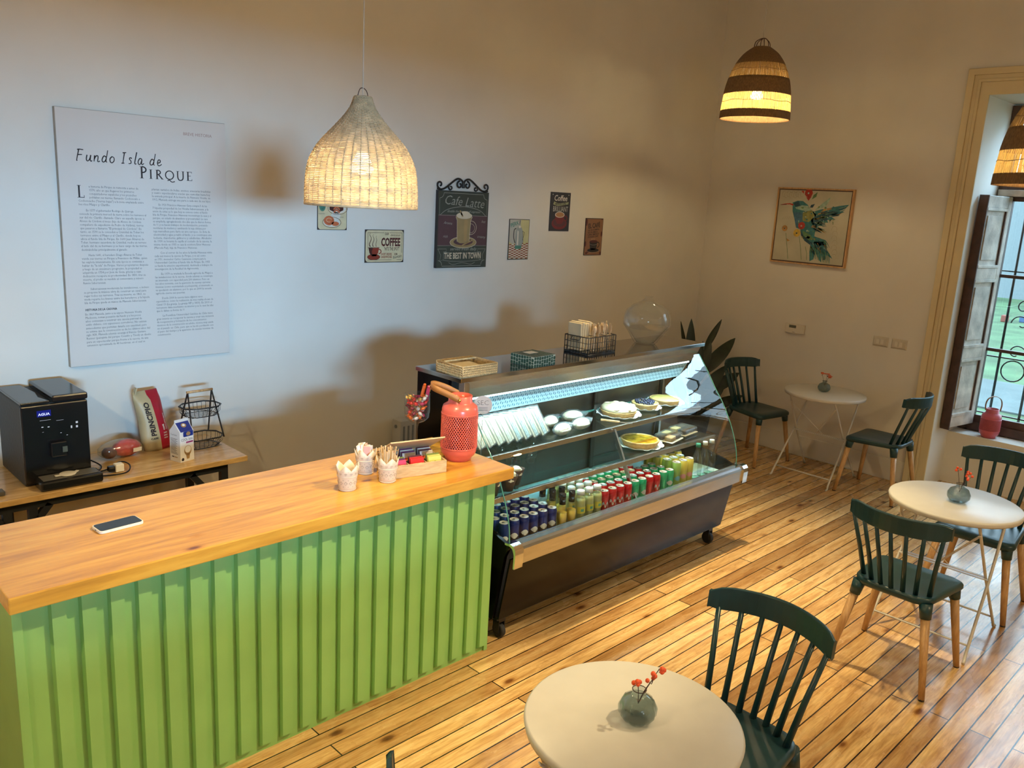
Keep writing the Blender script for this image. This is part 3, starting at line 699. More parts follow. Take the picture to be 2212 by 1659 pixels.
# --- upper shelf
flat('bread', (0.72, 0.58, 0.38), 0.8, 0.15, nscale=60, bump=0.3); flat('filling', (0.80, 0.72, 0.52), 0.7, 0.3, nscale=90); flat('filling2', (0.55, 0.66, 0.60), 0.7, 0.45, nscale=90)
flat('cream', (0.86, 0.88, 0.84), 0.5, 0.05, nscale=30, bump=0.4); flat('crust', (0.62, 0.40, 0.16), 0.7, 0.15, nscale=50, bump=0.3); flat('custard', (0.72, 0.56, 0.16), 0.35, 0.25, nscale=30)
flat('blueberry', (0.02, 0.018, 0.05), 0.35, 0.3); flat('doily', (0.85, 0.87, 0.86), 0.7, 0.03); flat('maracuya', (0.42, 0.24, 0.015), 0.2, 0.5, nscale=26); flat('choco', (0.055, 0.025, 0.012), 0.6, 0.3, nscale=50, bump=0.3); flat('tray', (0.70, 0.66, 0.58), 0.5)
ZS = 0.8605
def sandwich(x, i, kind):
    lean = 0.42
    t = thing('wrapped_sandwich', 'cling wrapped %s sandwich wedge leaning on the upper shelf, %s from the left' % (kind, ORD[i]), 'sandwich', (x, -1.495, ZS), 0, 'wrapped sandwiches on the upper shelf')
    h_ = 0.165
    mb = MB(); mb.X = Matrix.Rotation(-lean, 4, 'Y') @ Matrix.Rotation(R(-16), 4, 'X')
    mb.m('bread').box(0, 0.014, -0.045, 0.045, 0.014, h_); mb.m('filling' if kind == 'orange' else 'filling2').box(0.014, 0.036, -0.047, 0.043, 0.014, h_-0.004); mb.m('bread').box(0.036, 0.050, -0.045, 0.045, 0.014, h_)
    mb.build('sandwich_bread', t, bevel=0.003)
    mb = MB(); mb.X = Matrix.Rotation(-lean, 4, 'Y') @ Matrix.Rotation(R(-16), 4, 'X'); mb.m('film')
    mb.box(-0.003, 0.053, -0.051, 0.050, 0.012, h_+0.008)
    for j in range(4): mb.bar((0.006+j*0.012, -0.0515, 0.02), (0.012+j*0.011, -0.0515, h_*0.98), 0.0015, 0.002)
    mb.build('cling_wrap', t)
for i in range(9): sandwich(-4.235+0.064*i, i, 'orange' if i < 5 else 'pale')
def roll(x, y, z, rz, i, tx):
    t = thing('wrapped_roll', 'cling wrapped bread roll %s' % tx, 'bread roll', (x, y, z), rz, 'wrapped rolls on the upper shelf')
    mb = B('bread'); mb.ball((0, 0, 0.032), 0.032, 14, (2.1, 1.15, 1)); mb.m('filling').ball((0, -0.012, 0.032), 0.026, 12, (2.2, 1.2, 0.5)); mb.build('roll_bread', t)
    mb = B('film'); mb.ball((0, 0, 0.034), 0.037, 12, (2.15, 1.25, 1)); mb.bar((0.07, 0, 0.035), (0.095, 0.01, 0.05), 0.04, 0.006); mb.bar((-0.07, 0, 0.035), (-0.095, -0.01, 0.05), 0.04, 0.006); mb.build('cling_wrap', t)
roll(-3.575, -1.53, ZS, 0.25, 0, 'at the front left of the four rolls')
roll(-3.40, -1.51, ZS, 0.1, 1, 'at the front right of the four rolls')
roll(-3.52, -1.385, ZS+0.002, 0.3, 2, 'at the back left of the four rolls')
roll(-3.32, -1.375, ZS+0.002, -0.3, 3, 'at the back right of the four rolls')
def doily(mb, r, z=0):
    mb.m('doily'); n = 72
    ring0 = [mb.v((r*0.82*math.cos(2*PI*j/n), r*0.82*math.sin(2*PI*j/n), z)) for j in range(n)]
    ring1 = [mb.v(((r*(1+0.035*math.cos(12*2*PI*j/n)))*math.cos(2*PI*j/n), (r*(1+0.035*math.cos(12*2*PI*j/n)))*math.sin(2*PI*j/n), z+0.012+0.004*math.sin(12*2*PI*j/n))) for j in range(n)]
    for j in range(n): mb.f([ring0[j], ring0[(j+1) % n], ring1[(j+1) % n], ring1[j]], True)
    mb.f(ring0[::-1])
def pie(name, label, loc, r, h, top, cat='pie'):
    t = thing(name, label, cat, loc)
    mb = MB(); doily(mb, r*1.25, 0.003); mb.build('doily', t, solid=0.001)
    B('crust').lathe([(r*0.86, 0.004), (r, h*0.8), (r*1.03, h), (r*0.95, h*1.04), (r*0.93, h*0.86)], 40, cap1=False, rmod=lambda a, z: 1+0.012*math.cos(28*a)).build('crust', t)
    top(t, r, h); return t
def top_meringue(t, r, h):
    mb = B('cream'); rnd = random.Random(3)
    mb.lathe([(r*0.97, h*0.9), (r*1.0, h*1.25), (r*0.9, h*1.7), (r*0.5, h*1.95), (0.004, h*2.0)], 36, rmod=lambda a, z: 1+0.03*math.sin(9*a+z*200))
    for i in range(26):
        a = rnd.uniform(0, 2*PI); q = r*rnd.uniform(0.1, 0.9); mb.ball((q*math.cos(a), q*math.sin(a), h*(1.9-0.6*(q/r)**2)), rnd.uniform(0.010, 0.02), 8, (1.3, 1.3, 0.7))
    mb.build('meringue', t)
pie('lemon_pie', 'meringue topped pie on a white doily, largest pie on the upper shelf', (-2.965, -1.43, ZS), 0.108, 0.035, top_meringue)
def top_blue(t, r, h):
    B('custard').lathe([(r*0.94, h*0.85), (0.001, h*0.95)], 30, cap0=False).build('filling', t)
    rnd = random.Random(5)
    for i in range(70):
        a = rnd.uniform(0, 2*PI); q = r*0.78*math.sqrt(rnd.random()); B('blueberry').ball((q*math.cos(a), q*math.sin(a), h*1.0+rnd.uniform(0, 0.006)), 0.0075, 6).build('blueberry', t)
pie('blueberry_tart', 'small tart heaped with dark blueberries on the upper shelf', (-2.690, -1.42, ZS), 0.082, 0.040, top_blue, 'tart')
def top_custard(t, r, h): B('custard').lathe([(r*0.97, h*0.85), (r*0.8, h*1.15), (0.001, h*1.25)], 36, cap0=False, rmod=lambda a, z: 1+0.01*math.sin(7*a)).build('filling', t)
pie('custard_pie', 'golden yellow pie on a doily at the right of the upper shelf', (-2.462, -1.41, ZS), 0.098, 0.034, top_custard)
sp = thing('cake_server', 'wooden handled cake server lying left of the meringue pie', 'cake server', (-3.125, -1.505, ZS+0.001), 0.5)
B('beech').bar((0, -0.05, 0.004), (0, 0.06, 0.004), 0.016, 0.008).build('handle', sp); B('steel').prism([(-0.012, -0.05), (0.012, -0.05), (0.020, -0.12), (-0.006, -0.125)], 0.001, 0.003).build('blade', sp)
# --- lower shelf
ZL = 0.7005
def top_mara(t, r, h): B('maracuya').lathe([(r*0.95, h*0.9), (0.001, h*0.93)], 36, cap0=False).build('passion_fruit_glaze', t)
pie('passion_fruit_tart', 'deep tart with glossy amber glaze and black seeds on the lower shelf', (-2.925, -1.575, ZL), 0.113, 0.042, top_mara, 'tart')
for i, (x, y, rz, tx) in enumerate(((-2.665, -1.60, 0.2, 'nearest the tart on the lower shelf'), (-2.455, -1.56, 0.1, 'by the right end of the lower shelf'))):
    t = thing('pastry_tray', 'film wrapped pale tray of brown pastries, '+tx, 'tray', (x, y, ZL), rz, 'wrapped pastry trays')
    B('tray').box(-0.085, 0.085, -0.065, 0.065, 0, 0.006).build('tray_base', t, bevel=0.003)
    for j, (a, b) in enumerate(((-0.04, -0.028), (0.04, -0.028), (-0.04, 0.03), (0.04, 0.03))): B('choco' if (j+i) % 3 else 'crust').box(a-0.034, a+0.034, b-0.024, b+0.024, 0.007, 0.034).build('pastry', t, bevel=0.006)
    B('film').box(-0.083, 0.083, -0.063, 0.063, 0.004, 0.041).build('cling_wrap', t, bevel=0.012)
def muffin(x, y, z, tx):
    t = thing('muffin', 'cream topped muffin in a dark brown tulip wrapper, '+tx, 'muffin', (x, y, z), random.uniform(0, 6), 'muffins on the lower shelf')
    B('choco').lathe([(0.026, 0), (0.036, 0.05), (0.046, 0.082)], 24, cap1=False, rmod=lambda a, z: 1+(0.10*max(0, z-0.03)/0.05)*math.cos(4*a)).build('paper_wrapper', t, solid=0.001)
    mb = B('filling'); mb.ball((0, 0, 0.062), 0.040, 14, (1, 1, 0.75)); mb.ball((0.012, 0.004, 0.084), 0.022, 10, (1.2, 1, 0.6)); mb.build('frosting', t)
muffin(-4.215, -1.67, ZL, 'leftmost of three by the counter'); muffin(-4.105, -1.665, ZL, 'middle of three'); muffin(-4.015, -1.62, ZL, 'rightmost and farthest back of three')
flat('tumbler_plastic', (0.35, 0.42, 0.44), 0.4)
for i, (x, y) in enumerate(((-3.86, -1.36), (-3.80, -1.42), (-3.74, -1.35), (-3.70, -1.42), (-3.62, -1.36), (-3.90, -1.45))):
    o = B('clear').lathe([(0.022, 0), (0.026, 0.006), (0.026, 0.085), (0.019, 0.10), (0.019, 0.125), (0.021, 0.127)], 14).build('plastic_bottle', None, loc=(x, y, ZL))
    tag(o, 'clear empty bottle at the back of the lower shelf, %s of six from the left' % ORD[i], 'bottle', 'clear bottles at the back of the lower shelf')
# round price tag held at the glass
flat('tag_grey', (0.42, 0.40, 0.42), 0.5)
tg = thing('price_tag', 'round white price tag on a clip behind the glass at the left end', 'price tag', (-4.225, -1.588, 0.868), R(-35))
mb = MB(); mb.X = Matrix.Translation((0, 0, 0.262)) @ Matrix.Rotation(R(72), 4, 'X'); mb.m('tag_grey').lathe([(0.044, -0.002), (0.044, 0.002)], 32)
mb.m('greyink'); me = text_mesh('SEC', 0.032, bold=-0.0006, align='CENTER', xs=1.1)
for v in me.vertices: v.co.z = 0.0028; v.co.y += 0.0
mb.mesh_add(me)
for i in range(3): mb.box(-0.022, 0.022, -0.012-i*0.007, -0.0105-i*0.007, 0.002, 0.0028)
mb.build('tag_disc', tg)
B('chrome').tube([(0, 0.0, 0.0), (0, 0.0, 0.222)], 0.0015, 6).build('tag_stem', tg)
# ------------------------------------------------------------------ on top of the case
ZT = 1.2605
t = thing('napkin_basket', 'square braided reed napkin basket at the left end of the case top', 'basket', (-4.205, -1.44, ZT))
mb = B('basket')
for x0, x1, y0, y1 in ((-0.11, 0.11, -0.095, -0.083), (-0.11, 0.11, 0.083, 0.095), (-0.11, -0.098, -0.083, 0.083), (0.098, 0.11, -0.083, 0.083)): mb.box(x0, x1, y0, y1, 0, 0.052)
mb.box(-0.1, 0.1, -0.085, 0.085, 0.001, 0.006); mb.build('basket_frame', t)
mb = B('reed2')
for z in (0.008, 0.019, 0.030, 0.041):
    for k in range(18):
        x = -0.104+k*0.0122
        mb.tube([(x-0.006, -0.0975, z-0.004), (x, -0.1, z+0.001), (x+0.006, -0.0975, z+0.005)], 0.0028, 5); mb.tube([(x-0.006, -0.0975, z+0.004), (x, -0.1, z+0.0005), (x+0.006, -0.0975, z-0.004)], 0.0024, 5)
        if k < 15:
            y = -0.086+k*0.0122
            for sx in (-1, 1): mb.tube([(sx*0.1125, y-0.006, z-0.004), (sx*0.115, y, z+0.001), (sx*0.1125, y+0.006, z+0.005)], 0.0028, 5)
for z in (0.002, 0.052): mb.tube([(-0.11, -0.096, z), (0.11, -0.096, z), (0.11, 0.096, z), (-0.11, 0.096, z)], 0.0035, 6, closed=True)
for x, y in ((-0.11, -0.096), (0.11, -0.096), (-0.11, 0.096)): mb.tube([(x, y, 0), (x, y, 0.053)], 0.0035, 6)
mb.build('braid', t)
nk = B('napkin')
g = [[(-0.092+0.184*i/8, -0.078+0.156*j/8, 0.036+0.010*math.sin(i*0.9)*math.cos(j*0.7)-0.012*abs(i-4)/4) for i in range(9)] for j in range(9)]
o = nk.sheet(g).build('paper_napkin_stack', None, solid=0.012, loc=(-4.205, -1.44, ZT)); tag(o, 'olive brown paper napkins filling the braided basket', 'napkins')
B('reed2').bar((-0.1, 0.05, 0.055), (0.1, 0.05, 0.055), 0.012, 0.006).build('basket_strap', t)
# green patterned box
flat('box_green', (0.012, 0.065, 0.045), 0.4, 0.1); flat('box_line', (0.42, 0.48, 0.42), 0.6)
t = thing('gift_box', 'dark green box with a pale pebble pattern on the case top', 'box', (-3.765, -1.46, ZT), R(3))
B('box_line').box(-0.085, 0.085, -0.08, 0.08, 0, 0.055).build('box_body', t, bevel=0.003)
mb = B('box_green')
def pebbles(face):
    rnd = random.Random(11); rows = 4 if face != 'top' else 10; hgt = 0.055 if face != 'top' else 0.16; wdt = 0.17 if face in ('front', 'top') else 0.16
    cols = 9; 
    for c in range(cols):
        v = 0.001; x0 = c*wdt/cols+0.0012; x1 = (c+1)*wdt/cols-0.0012
        while v < hgt-0.004:
            h = min(rnd.uniform(0.010, 0.024), hgt-0.001-v); u = [(x0, v+0.003), (x0+0.003, v), (x1-0.003, v), (x1, v+0.003), (x1, v+h-0.003), (x1-0.003, v+h), (x0+0.003, v+h), (x0, v+h-0.003)]
            if h > 0.007:
                if face == 'front': mb.f([mb.v((-0.085+a, -0.0806, b)) for a, b in u])
                elif face == 'left': mb.f([mb.v((-0.0856, 0.08-a, b)) for a, b in u])
                else: mb.f([mb.v((-0.085+a, -0.08+b, 0.0556)) for a, b in u])
            v += h+0.0024
for fc in ('front', 'left', 'top'): pebbles(fc)
mb.build('box_pattern', t)
mb = B('paper'); mb.box(-0.03, 0.04, 0.0, 0.05, 0.0557, 0.0562); mb.build('box_label', t)
# wire basket with napkins and cutlery
t = thing('wire_basket', 'black wire basket holding wooden cutlery on the case top', 'basket', (-3.21, -1.375, ZT), R(2))
mb = B('black'); a, b, h = 0.125, 0.085, 0.10
for z in (0.002, 0.035, 0.067, h): mb.tube([(-a, -b, z), (a, -b, z), (a, b, z), (-a, b, z)], 0.0028 if z in (0.002, h) else 0.0016, 6, closed=True)
for k in range(13):
    x = -a+2*a*k/12
    for y in (-b, b): mb.tube([(x, y, 0), (x, y, h)], 0.0028 if k in (0, 4, 8, 12) else 0.0016, 5)
for k in range(1, 8):
    y = -b+2*b*k/8
    for x in (-a, a): mb.tube([(x, y, 0), (x, y, h)], 0.0016, 5)
for x in (-a/3, a/3): mb.tube([(x, -b, h), (x, b, h)], 0.002, 5); mb.tube([(x, 0, 0), (x, 0, h)], 0.002, 5)
mb.build('wire_frame', t)
B('blackp').box(-a, a, -b, b, 0, 0.014).build('basket_base', t, bevel=0.003)
B('black').tube([(-a, -0.03, h-0.002), (-a-0.02, -0.03, h-0.018), (-a-0.02, 0.03, h-0.018), (-a, 0.03, h-0.002)], 0.003, 6).build('handle', t)
BX, BY = -3.21, -1.375
for i in range(6):
    mb = B('napkin').at((BX-0.102+i*0.017, BY+0.028, ZT+0.016), 0, 0, R(-3+i)); mb.box(-0.0065, 0.0065, -0.05, 0.045, 0, 0.155+0.006*math.sin(i*2))
    tag(mb.build('folded_napkin', bevel=0.003), 'kraft napkin bundle in the back of the wire basket, %s from the left' % ORD[i], 'napkin', 'napkins in the wire basket')
for i in range(24):
    rnd = random.Random(i+40)
    x = BX-0.06+0.018*(i % 10)+rnd.uniform(-.004, .004); y = BY-0.06+0.040*(i//10)+rnd.uniform(-.006, .006)
    hh = 0.135+rnd.uniform(-.006, .018); kind = ('fork', 'spoon', 'knife')[i % 3 if i < 20 else 0]
    mb = B('stick').at((x, y, ZT+0.016), rnd.uniform(-.5, .9), R(rnd.uniform(-5, 5)), R(rnd.uniform(-5, 5)))
    mb.bar((0, 0, 0), (0, 0, hh-0.03), 0.007, 0.0018)
    if kind == 'fork':
        mb.cbox((0, 0, hh-0.022), (0.0018, 0.018, 0.018))
        for q in (-0.0075, -0.0025, 0.0025, 0.0075): mb.cbox((0, q, hh-0.004), (0.0018, 0.0028, 0.024))
    elif kind == 'spoon': mb.ball((0, 0, hh-0.012), 0.012, 10, (0.16, 1, 1.7))
    else: mb.cbox((0, 0, hh-0.015), (0.0018, 0.013, 0.045))
    tag(mb.build('wooden_'+kind), 'pale wooden %s standing in the wire basket, %s row, %s from the left' % (kind, ('front', 'middle', 'back')[i//10], ORD[i % 10]), 'cutlery', 'wooden cutlery in the wire basket')
# faceted glass vase
t = thing('glass_vessel', 'large clear faceted glass vessel with a pinched top on the case top', 'vessel', (-2.665, -1.36, ZT))
fac = lambda a, z: 1+0.045*abs(math.cos(3.5*a))-0.03
B('clear').lathe([(0.062, 0), (0.073, 0.010), (0.115, 0.075), (0.145, 0.116), (0.145, 0.158), (0.130, 0.204), (0.092, 0.238), (0.040, 0.262), (0.020, 0.284), (0.028, 0.292)], 42, cap1=False, rmod=fac).build('outer_glass', t)
B('clear').lathe([(0.054, 0.006), (0.107, 0.078), (0.137, 0.118), (0.137, 0.156), (0.122, 0.200), (0.086, 0.231), (0.034, 0.258)], 42, cap1=False, rmod=fac).build('inner_glass', t)
B('clear').lathe([(0.124, 0.098), (0.001, 0.098)], 36, cap0=False).build('glass_lip', t)

# ------------------------------------------------------------------ on the counter
ZC = 0.9205
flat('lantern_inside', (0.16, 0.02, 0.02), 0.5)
def lantern(loc, label, body, cut, r, h, hz, group, rz=0):
    t = thing('lantern', label, 'lantern', loc, rz, group)
    mb = B(body); mb.lathe([(r*0.72, 0), (r*0.74, 0.012), (r*0.95, 0.03), (r, 0.045), (r, 0.062)], 40, cap1=False); mb.build('lantern_base', t)
    mb = B(body); mb.lathe([(r, h-0.055), (r, h-0.035), (r*0.94, h-0.018), (r*0.72, h-0.006), (r*0.66, h), (r*0.66, h+0.028), (r*0.62, h+0.030), (r*0.60, h+0.0)], 40, cap0=False, cap1=False)
    mb.build('lantern_top', t)
    mb = B(body); n = 44; rows = int((h-0.117)/0.0105)+1
    z0, z1 = 0.060, h-0.053
    for s in (1, -1):
        for j in range(n):
            pts = []
            for i in range(9):
                f = i/8; a = 2*PI*(j/n)+s*f*1.25*(h/0.26)
                pts.append((r*math.cos(a), r*math.sin(a), z0+(z1-z0)*f))
            mb.tube(pts, 0.0024, 4, caps=False)
    for z in (z0, z1): mb.tube([(r*math.cos(2*PI*i/40), r*math.sin(2*PI*i/40), z) for i in range(40)], 0.003, 5, closed=True)
    mb.build('pierced_wall', t)
    B(cut).lathe([(r*0.78, 0.03), (r*0.80, h-0.05)], 30, cap1=False).build('shaded_core', t)  # opaque dark core; the shade behind the holes is in its colour
    return t
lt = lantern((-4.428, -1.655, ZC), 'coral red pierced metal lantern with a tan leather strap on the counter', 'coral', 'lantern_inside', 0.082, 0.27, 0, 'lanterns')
mb = B('leather'); pts = crom([(-0.005, -0.062, 0.288), (-0.06, -0.06, 0.315), (-0.115, -0.045, 0.335), (-0.135, 0.0, 0.340), (-0.115, 0.045, 0.335), (-0.06, 0.062, 0.315), (-0.005, 0.062, 0.288)], 5)
mb.sheet([[(p[0], p[1], p[2]-0.015) for p in pts], [(p[0], p[1], p[2]+0.015) for p in pts]]); st = mb.build('strap', lt, solid=0.003)
st.rotation_euler = (0, 0, R(-40)); 
for s in (-1, 1): B('brass').ball((-0.005, s*0.065, 0.288), 0.007, 8, (1, .6, 1)).build('strap_stud', lt).rotation_euler = (0, 0, R(-40))
# candy glass
t = thing('candy_glass', 'tall stemmed glass goblet on the counter beside the coral lantern', 'glass', (-4.515, -1.455, ZC))
GPz = [(0.050, 0), (0.048, 0.003), (0.012, 0.008), (0.0055, 0.02), (0.0055, 0.115), (0.010, 0.135), (0.040, 0.148), (0.056, 0.165), (0.060, 0.20), (0.059, 0.275)]
B('clear').lathe(GPz, 36, cap1=False).build('goblet', t)
cols = ('candy_red', 'candy_silver', 'candy_gold', 'candy_pink', 'candy_maroon', 'candy_orange')
for n_, c in zip(cols, ((0.6, 0.02, 0.02), (0.6, 0.6, 0.62), (0.45, 0.28, 0.06), (0.45, 0.04, 0.12), (0.16, 0.01, 0.03), (0.75, 0.16, 0.03))): flat(n_, c, 0.25, 0.15, metal=0.35)
rnd = random.Random(9)
words = ('bottom', 'lower', 'middle', 'upper', 'top')
for i in range(40):
    lay = i//8; a = 2*PI*(i % 8)/8+lay*0.5; q = (0.036 if i % 8 < 6 else 0.014); 
    c = cols[rnd.randrange(6)]; mb = B(c).at((-4.515+q*math.cos(a), -1.455+q*math.sin(a), ZC+0.166+lay*0.0225), rnd.uniform(0, 6), R(rnd.uniform(-50, 50)), R(rnd.uniform(-50, 50)))
    mb.ball((0, 0, 0), 0.0105, 8, (1.25, 0.9, 0.8)); mb.bar((0.012, 0, 0), (0.020, 0, 0.002), 0.013, 0.0015); mb.bar((-0.012, 0, 0), (-0.020, 0, 0.002), 0.013, 0.0015)
    tag(mb.build('wrapped_candy'), '%s foil candy in the %s layer of the goblet, place %s round from the right' % (c[6:], words[lay], ORD[i % 8]), 'candy', 'foil candies in the goblet')
for i, (c, x, y) in enumerate((('candy_gold', 0.045, -0.005), ('candy_orange', 0.040, 0.02), ('candy_pink', 0.030, -0.03))):
    mb = B(c).at((-4.515+x, -1.455+y, ZC+0.25), 0, R(12-i*9), R(14)); mb.bar((0, 0, 0), (0, 0, 0.055), 0.016, 0.008); mb.ball((0, 0, 0.058), 0.008, 8)
    tag(mb.build('candy_stick', bevel=0.001), '%s candy bar sticking out of the goblet top' % c[6:], 'candy', 'candy bars in the goblet')
# tea box
TBX, TBY = -4.700, -1.660
t = thing('tea_box', 'pale wooden tea box with an open lid on the counter', 'tea box', (TBX, TBY, ZC), R(-13))
mb = B('box')
w2, d2, h2 = 0.127, 0.085, 0.055
mb.box(-w2, w2, -d2, -d2+0.007, 0, h2).box(-w2, w2, d2-0.007, d2, 0, h2+0.01).box(-w2, -w2+0.007, -d2+0.007, d2-0.007, 0, h2).box(w2-0.007, w2, -d2+0.007, d2-0.007, 0, h2).box(-w2+0.007, w2-0.007, -d2+0.007, d2-0.007, 0, 0.005)
mb.build('box_tray', t, bevel=0.001)
for x in (-0.0415, 0.0415): B('box').box(x-0.002, x+0.002, -d2+0.007, d2-0.007, 0.005, h2-0.006).build('divider', t)
B('box').box(-w2+0.007, w2-0.007, -0.0045, -0.0015, 0.005, h2-0.010).build('divider', t)
mb = B('box'); mb.X = Matrix.Translation((0, d2-0.002, h2+0.013)) @ Matrix.Rotation(R(-29), 4, 'X'); mb.box(-w2, w2, -0.168, 0.0, 0.0, 0.006)
mb.build('box_lid', t, bevel=0.001)
flat('tea_green', (0.20, 0.24, 0.04), 0.5); flat('tea_purple', (0.12, 0.01, 0.10), 0.45); flat('tea_red', (0.60, 0.012, 0.012), 0.45); flat('tea_lime', (0.62, 0.60, 0.14), 0.5); flat('tea_white', (0.75, 0.70, 0.66), 0.5); flat('tea_orange', (0.75, 0.13, 0.03), 0.5); flat('tea_maroon', (0.10, 0.012, 0.02), 0.5); flat('tea_pink', (0.62, 0.05, 0.14), 0.5)
cells = []
for ci, cx in enumerate((-0.083, 0.0, 0.083)):
    for ri, cy in enumerate((-0.045, 0.04)): cells.append((ci, ri, cx, cy))
pal = {(0, 0): ['tea_pink', 'tea_purple', 'tea_green'], (1, 0): ['tea_red', 'tea_red', 'tea_maroon'], (2, 0): ['tea_lime', 'tea_lime', 'tea_green'], (0, 1): ['tea_purple', 'tea_white', 'tea_orange'], (1, 1): ['tea_white', 'tea_purple', 'tea_white', 'tea_purple'], (2, 1): ['tea_white', 'tea_maroon', 'tea_white', 'tea_maroon', 'tea_white']}
cr, sr = math.cos(R(-13)), math.sin(R(-13))
for ci, ri, cx, cy in cells:
    for k, c in enumerate(pal[(ci, ri)]):
        yy = cy-0.022+k*0.012; lx, ly = cx, yy
        wx, wy = TBX+lx*cr-ly*sr, TBY+lx*sr+ly*cr
        mb = B(c).at((wx, wy, ZC+0.006+k*0.003), R(-13), R(-14)); mb.cbox((0, 0, 0.032), (0.062, 0.006, 0.064))
        mb.m('tea_white' if c != 'tea_white' else 'tea_orange').cbox((0, -0.0035, 0.030), (0.042, 0.0012, 0.026)); mb.m('tea_green').ball((0, -0.004, 0.036), 0.009, 10, (1, 0.15, 1))
        tag(mb.build('tea_bag', bevel=0.001), '%s tea sachet in the %s %s cell of the tea box, %s from the front' % (c[4:], ('left', 'middle', 'right')[ci], ('front', 'back')[ri], ORD[k]), 'tea bag', 'tea sachets in the wooden box')
# lace tin cups
def lace_cup(loc, label, rz):
    t = thing('lace_cup', label, 'cup', loc, rz, 'cream lace cups on the counter')
    sc = lambda a, z: 1.0
    n = 48; mb = B('cupw'); rb, rt, h = 0.033, 0.043, 0.092
    rings = []
    for i, f in enumerate((0, 0.2, 0.4, 0.6, 0.8, 1.0)):
        ring = []
        for j in range(n):
            a = 2*PI*j/n; tr = 1-abs(((a*3/PI) % 1)*2-1); top = h-0.006+0.024*tr**0.85
            z = h*f if f < 0.99 else top
            r = rb+(rt-rb)*(z/h)**1.1+0.002*(f > .99); ring.append(mb.v((r*math.cos(a), r*math.sin(a), z)))
        rings.append(ring)
    for A, Bq in zip(rings, rings[1:]):
        for j in range(n): mb.f([A[j], A[(j+1) % n], Bq[(j+1) % n], Bq[j]], True)
    mb.f(rings[0][::-1]); mb.build('cup_wall', t, solid=0.0018)
    mb = B('cupw')
    for z, w_ in ((0.004, 0.0016), (0.060, 0.002)):
        r = rb+(rt-rb)*(z/h)+0.001; mb.tube([(r*math.cos(2*PI*i/32), r*math.sin(2*PI*i/32), z) for i in range(32)], w_, 5, closed=True)
    mb.build('cup_bead', t)
    mb = B('cupd')
    for j in range(12):       # embossed diamonds and dots
        a = 2*PI*j/12
        for z, s in ((0.035, 0.0085), (0.074, 0.0065), (0.086, 0.004), (0.048, 0.003), (0.020, 0.003)):
            aa = a+(PI/12 if z in (0.048, 0.020, 0.086) else 0); r = rb+(rt-rb)*(z/h)+0.0016
            def q(da, dz): b = aa+da/r; return mb.v((r*math.cos(b), r*math.sin(b), z+dz))
            mb.f([q(-s, 0), q(0, -s), q(s, 0), q(0, s)])
        mb.m('cupw')
        z, s = 0.035, 0.0035; r = rb+(rt-rb)*(z/h)+0.0022; aa = a
        mb.f([q(-s, 0), q(0, -s), q(s, 0), q(0, s)]); mb.m('cupd')
    mb.build('cup_pattern', t)
    return t
lace_cup((-5.055, -1.700, ZC), 'empty cream lace edged tin cup, nearest to the phone', 0.3)
lace_cup((-4.882, -1.575, ZC), 'cream lace edged tin cup holding pink sugar packets', 0.1)
lace_cup((-4.868, -1.715, ZC), 'cream lace edged tin cup holding wooden stirrers beside the tea box', 0.8)
flat('sugar_pink', (0.80, 0.46, 0.42), 0.7); flat('sugar_white', (0.82, 0.72, 0.66), 0.7)
rnd = random.Random(4)
for i in range(9):
    a = i*0.7; mb = B('sugar_pink' if i % 3 == 0 else 'sugar_white').at((-4.882+0.018*math.cos(a), -1.575+0.018*math.sin(a), ZC+0.06), rnd.uniform(0, 3), R(rnd.uniform(-14, 14)), R(rnd.uniform(-14, 14)))
    mb.cbox((0, 0, 0.035), (0.028, 0.004, 0.062)); tag(mb.build('sugar_packet', bevel=0.001), '%s sugar packet in the rear lace cup, %s of nine clockwise' % ('pink' if i % 3 == 0 else 'white', ORD[i]), 'sugar packet', 'sugar packets in the rear cup')
for i in range(22):
    a = i*2.4; q = 0.026*math.sqrt((i+0.5)/22); tl = 9*q/0.026
    mb = B('stick').at((-4.868+q*math.cos(a), -1.715+q*math.sin(a), ZC+0.006), a, 0, R(tl)); mb.cbox((0, 0, 0.068), (0.0016, 0.006, 0.136+rnd.uniform(-.003, .006)))
    tag(mb.build('wooden_stirrer'), 'flat birch stirrer in the front right lace cup', 'stirrer', 'wooden stirrers in the lace cup')
# phone
t = thing('mobile_phone', 'mobile phone in a white case lying face up on the counter', 'phone', (-5.888, -1.553, ZC), R(4))
def rr(w_, h_, r, n=5):
    o = []
    for cx, cy, a0 in ((w_/2-r, -h_/2+r, -90), (w_/2-r, h_/2-r, 0), (-w_/2+r, h_/2-r, 90), (-w_/2+r, -h_/2+r, 180)): o += [(cx+r*math.cos(R(a0+90*i/n)), cy+r*math.sin(R(a0+90*i/n))) for i in range(n+1)]
    return o
B('paper').prism(rr(0.150, 0.076, 0.013), 0, 0.010, True).build('phone_case', t, bevel=0.0015)
B('screen').prism(rr(0.142, 0.068, 0.010), 0.010, 0.0108).build('phone_screen', t)
B('greyp').cbox((-0.0752, 0, 0.005), (0.001, 0.009, 0.003)).build('charging_port', t)

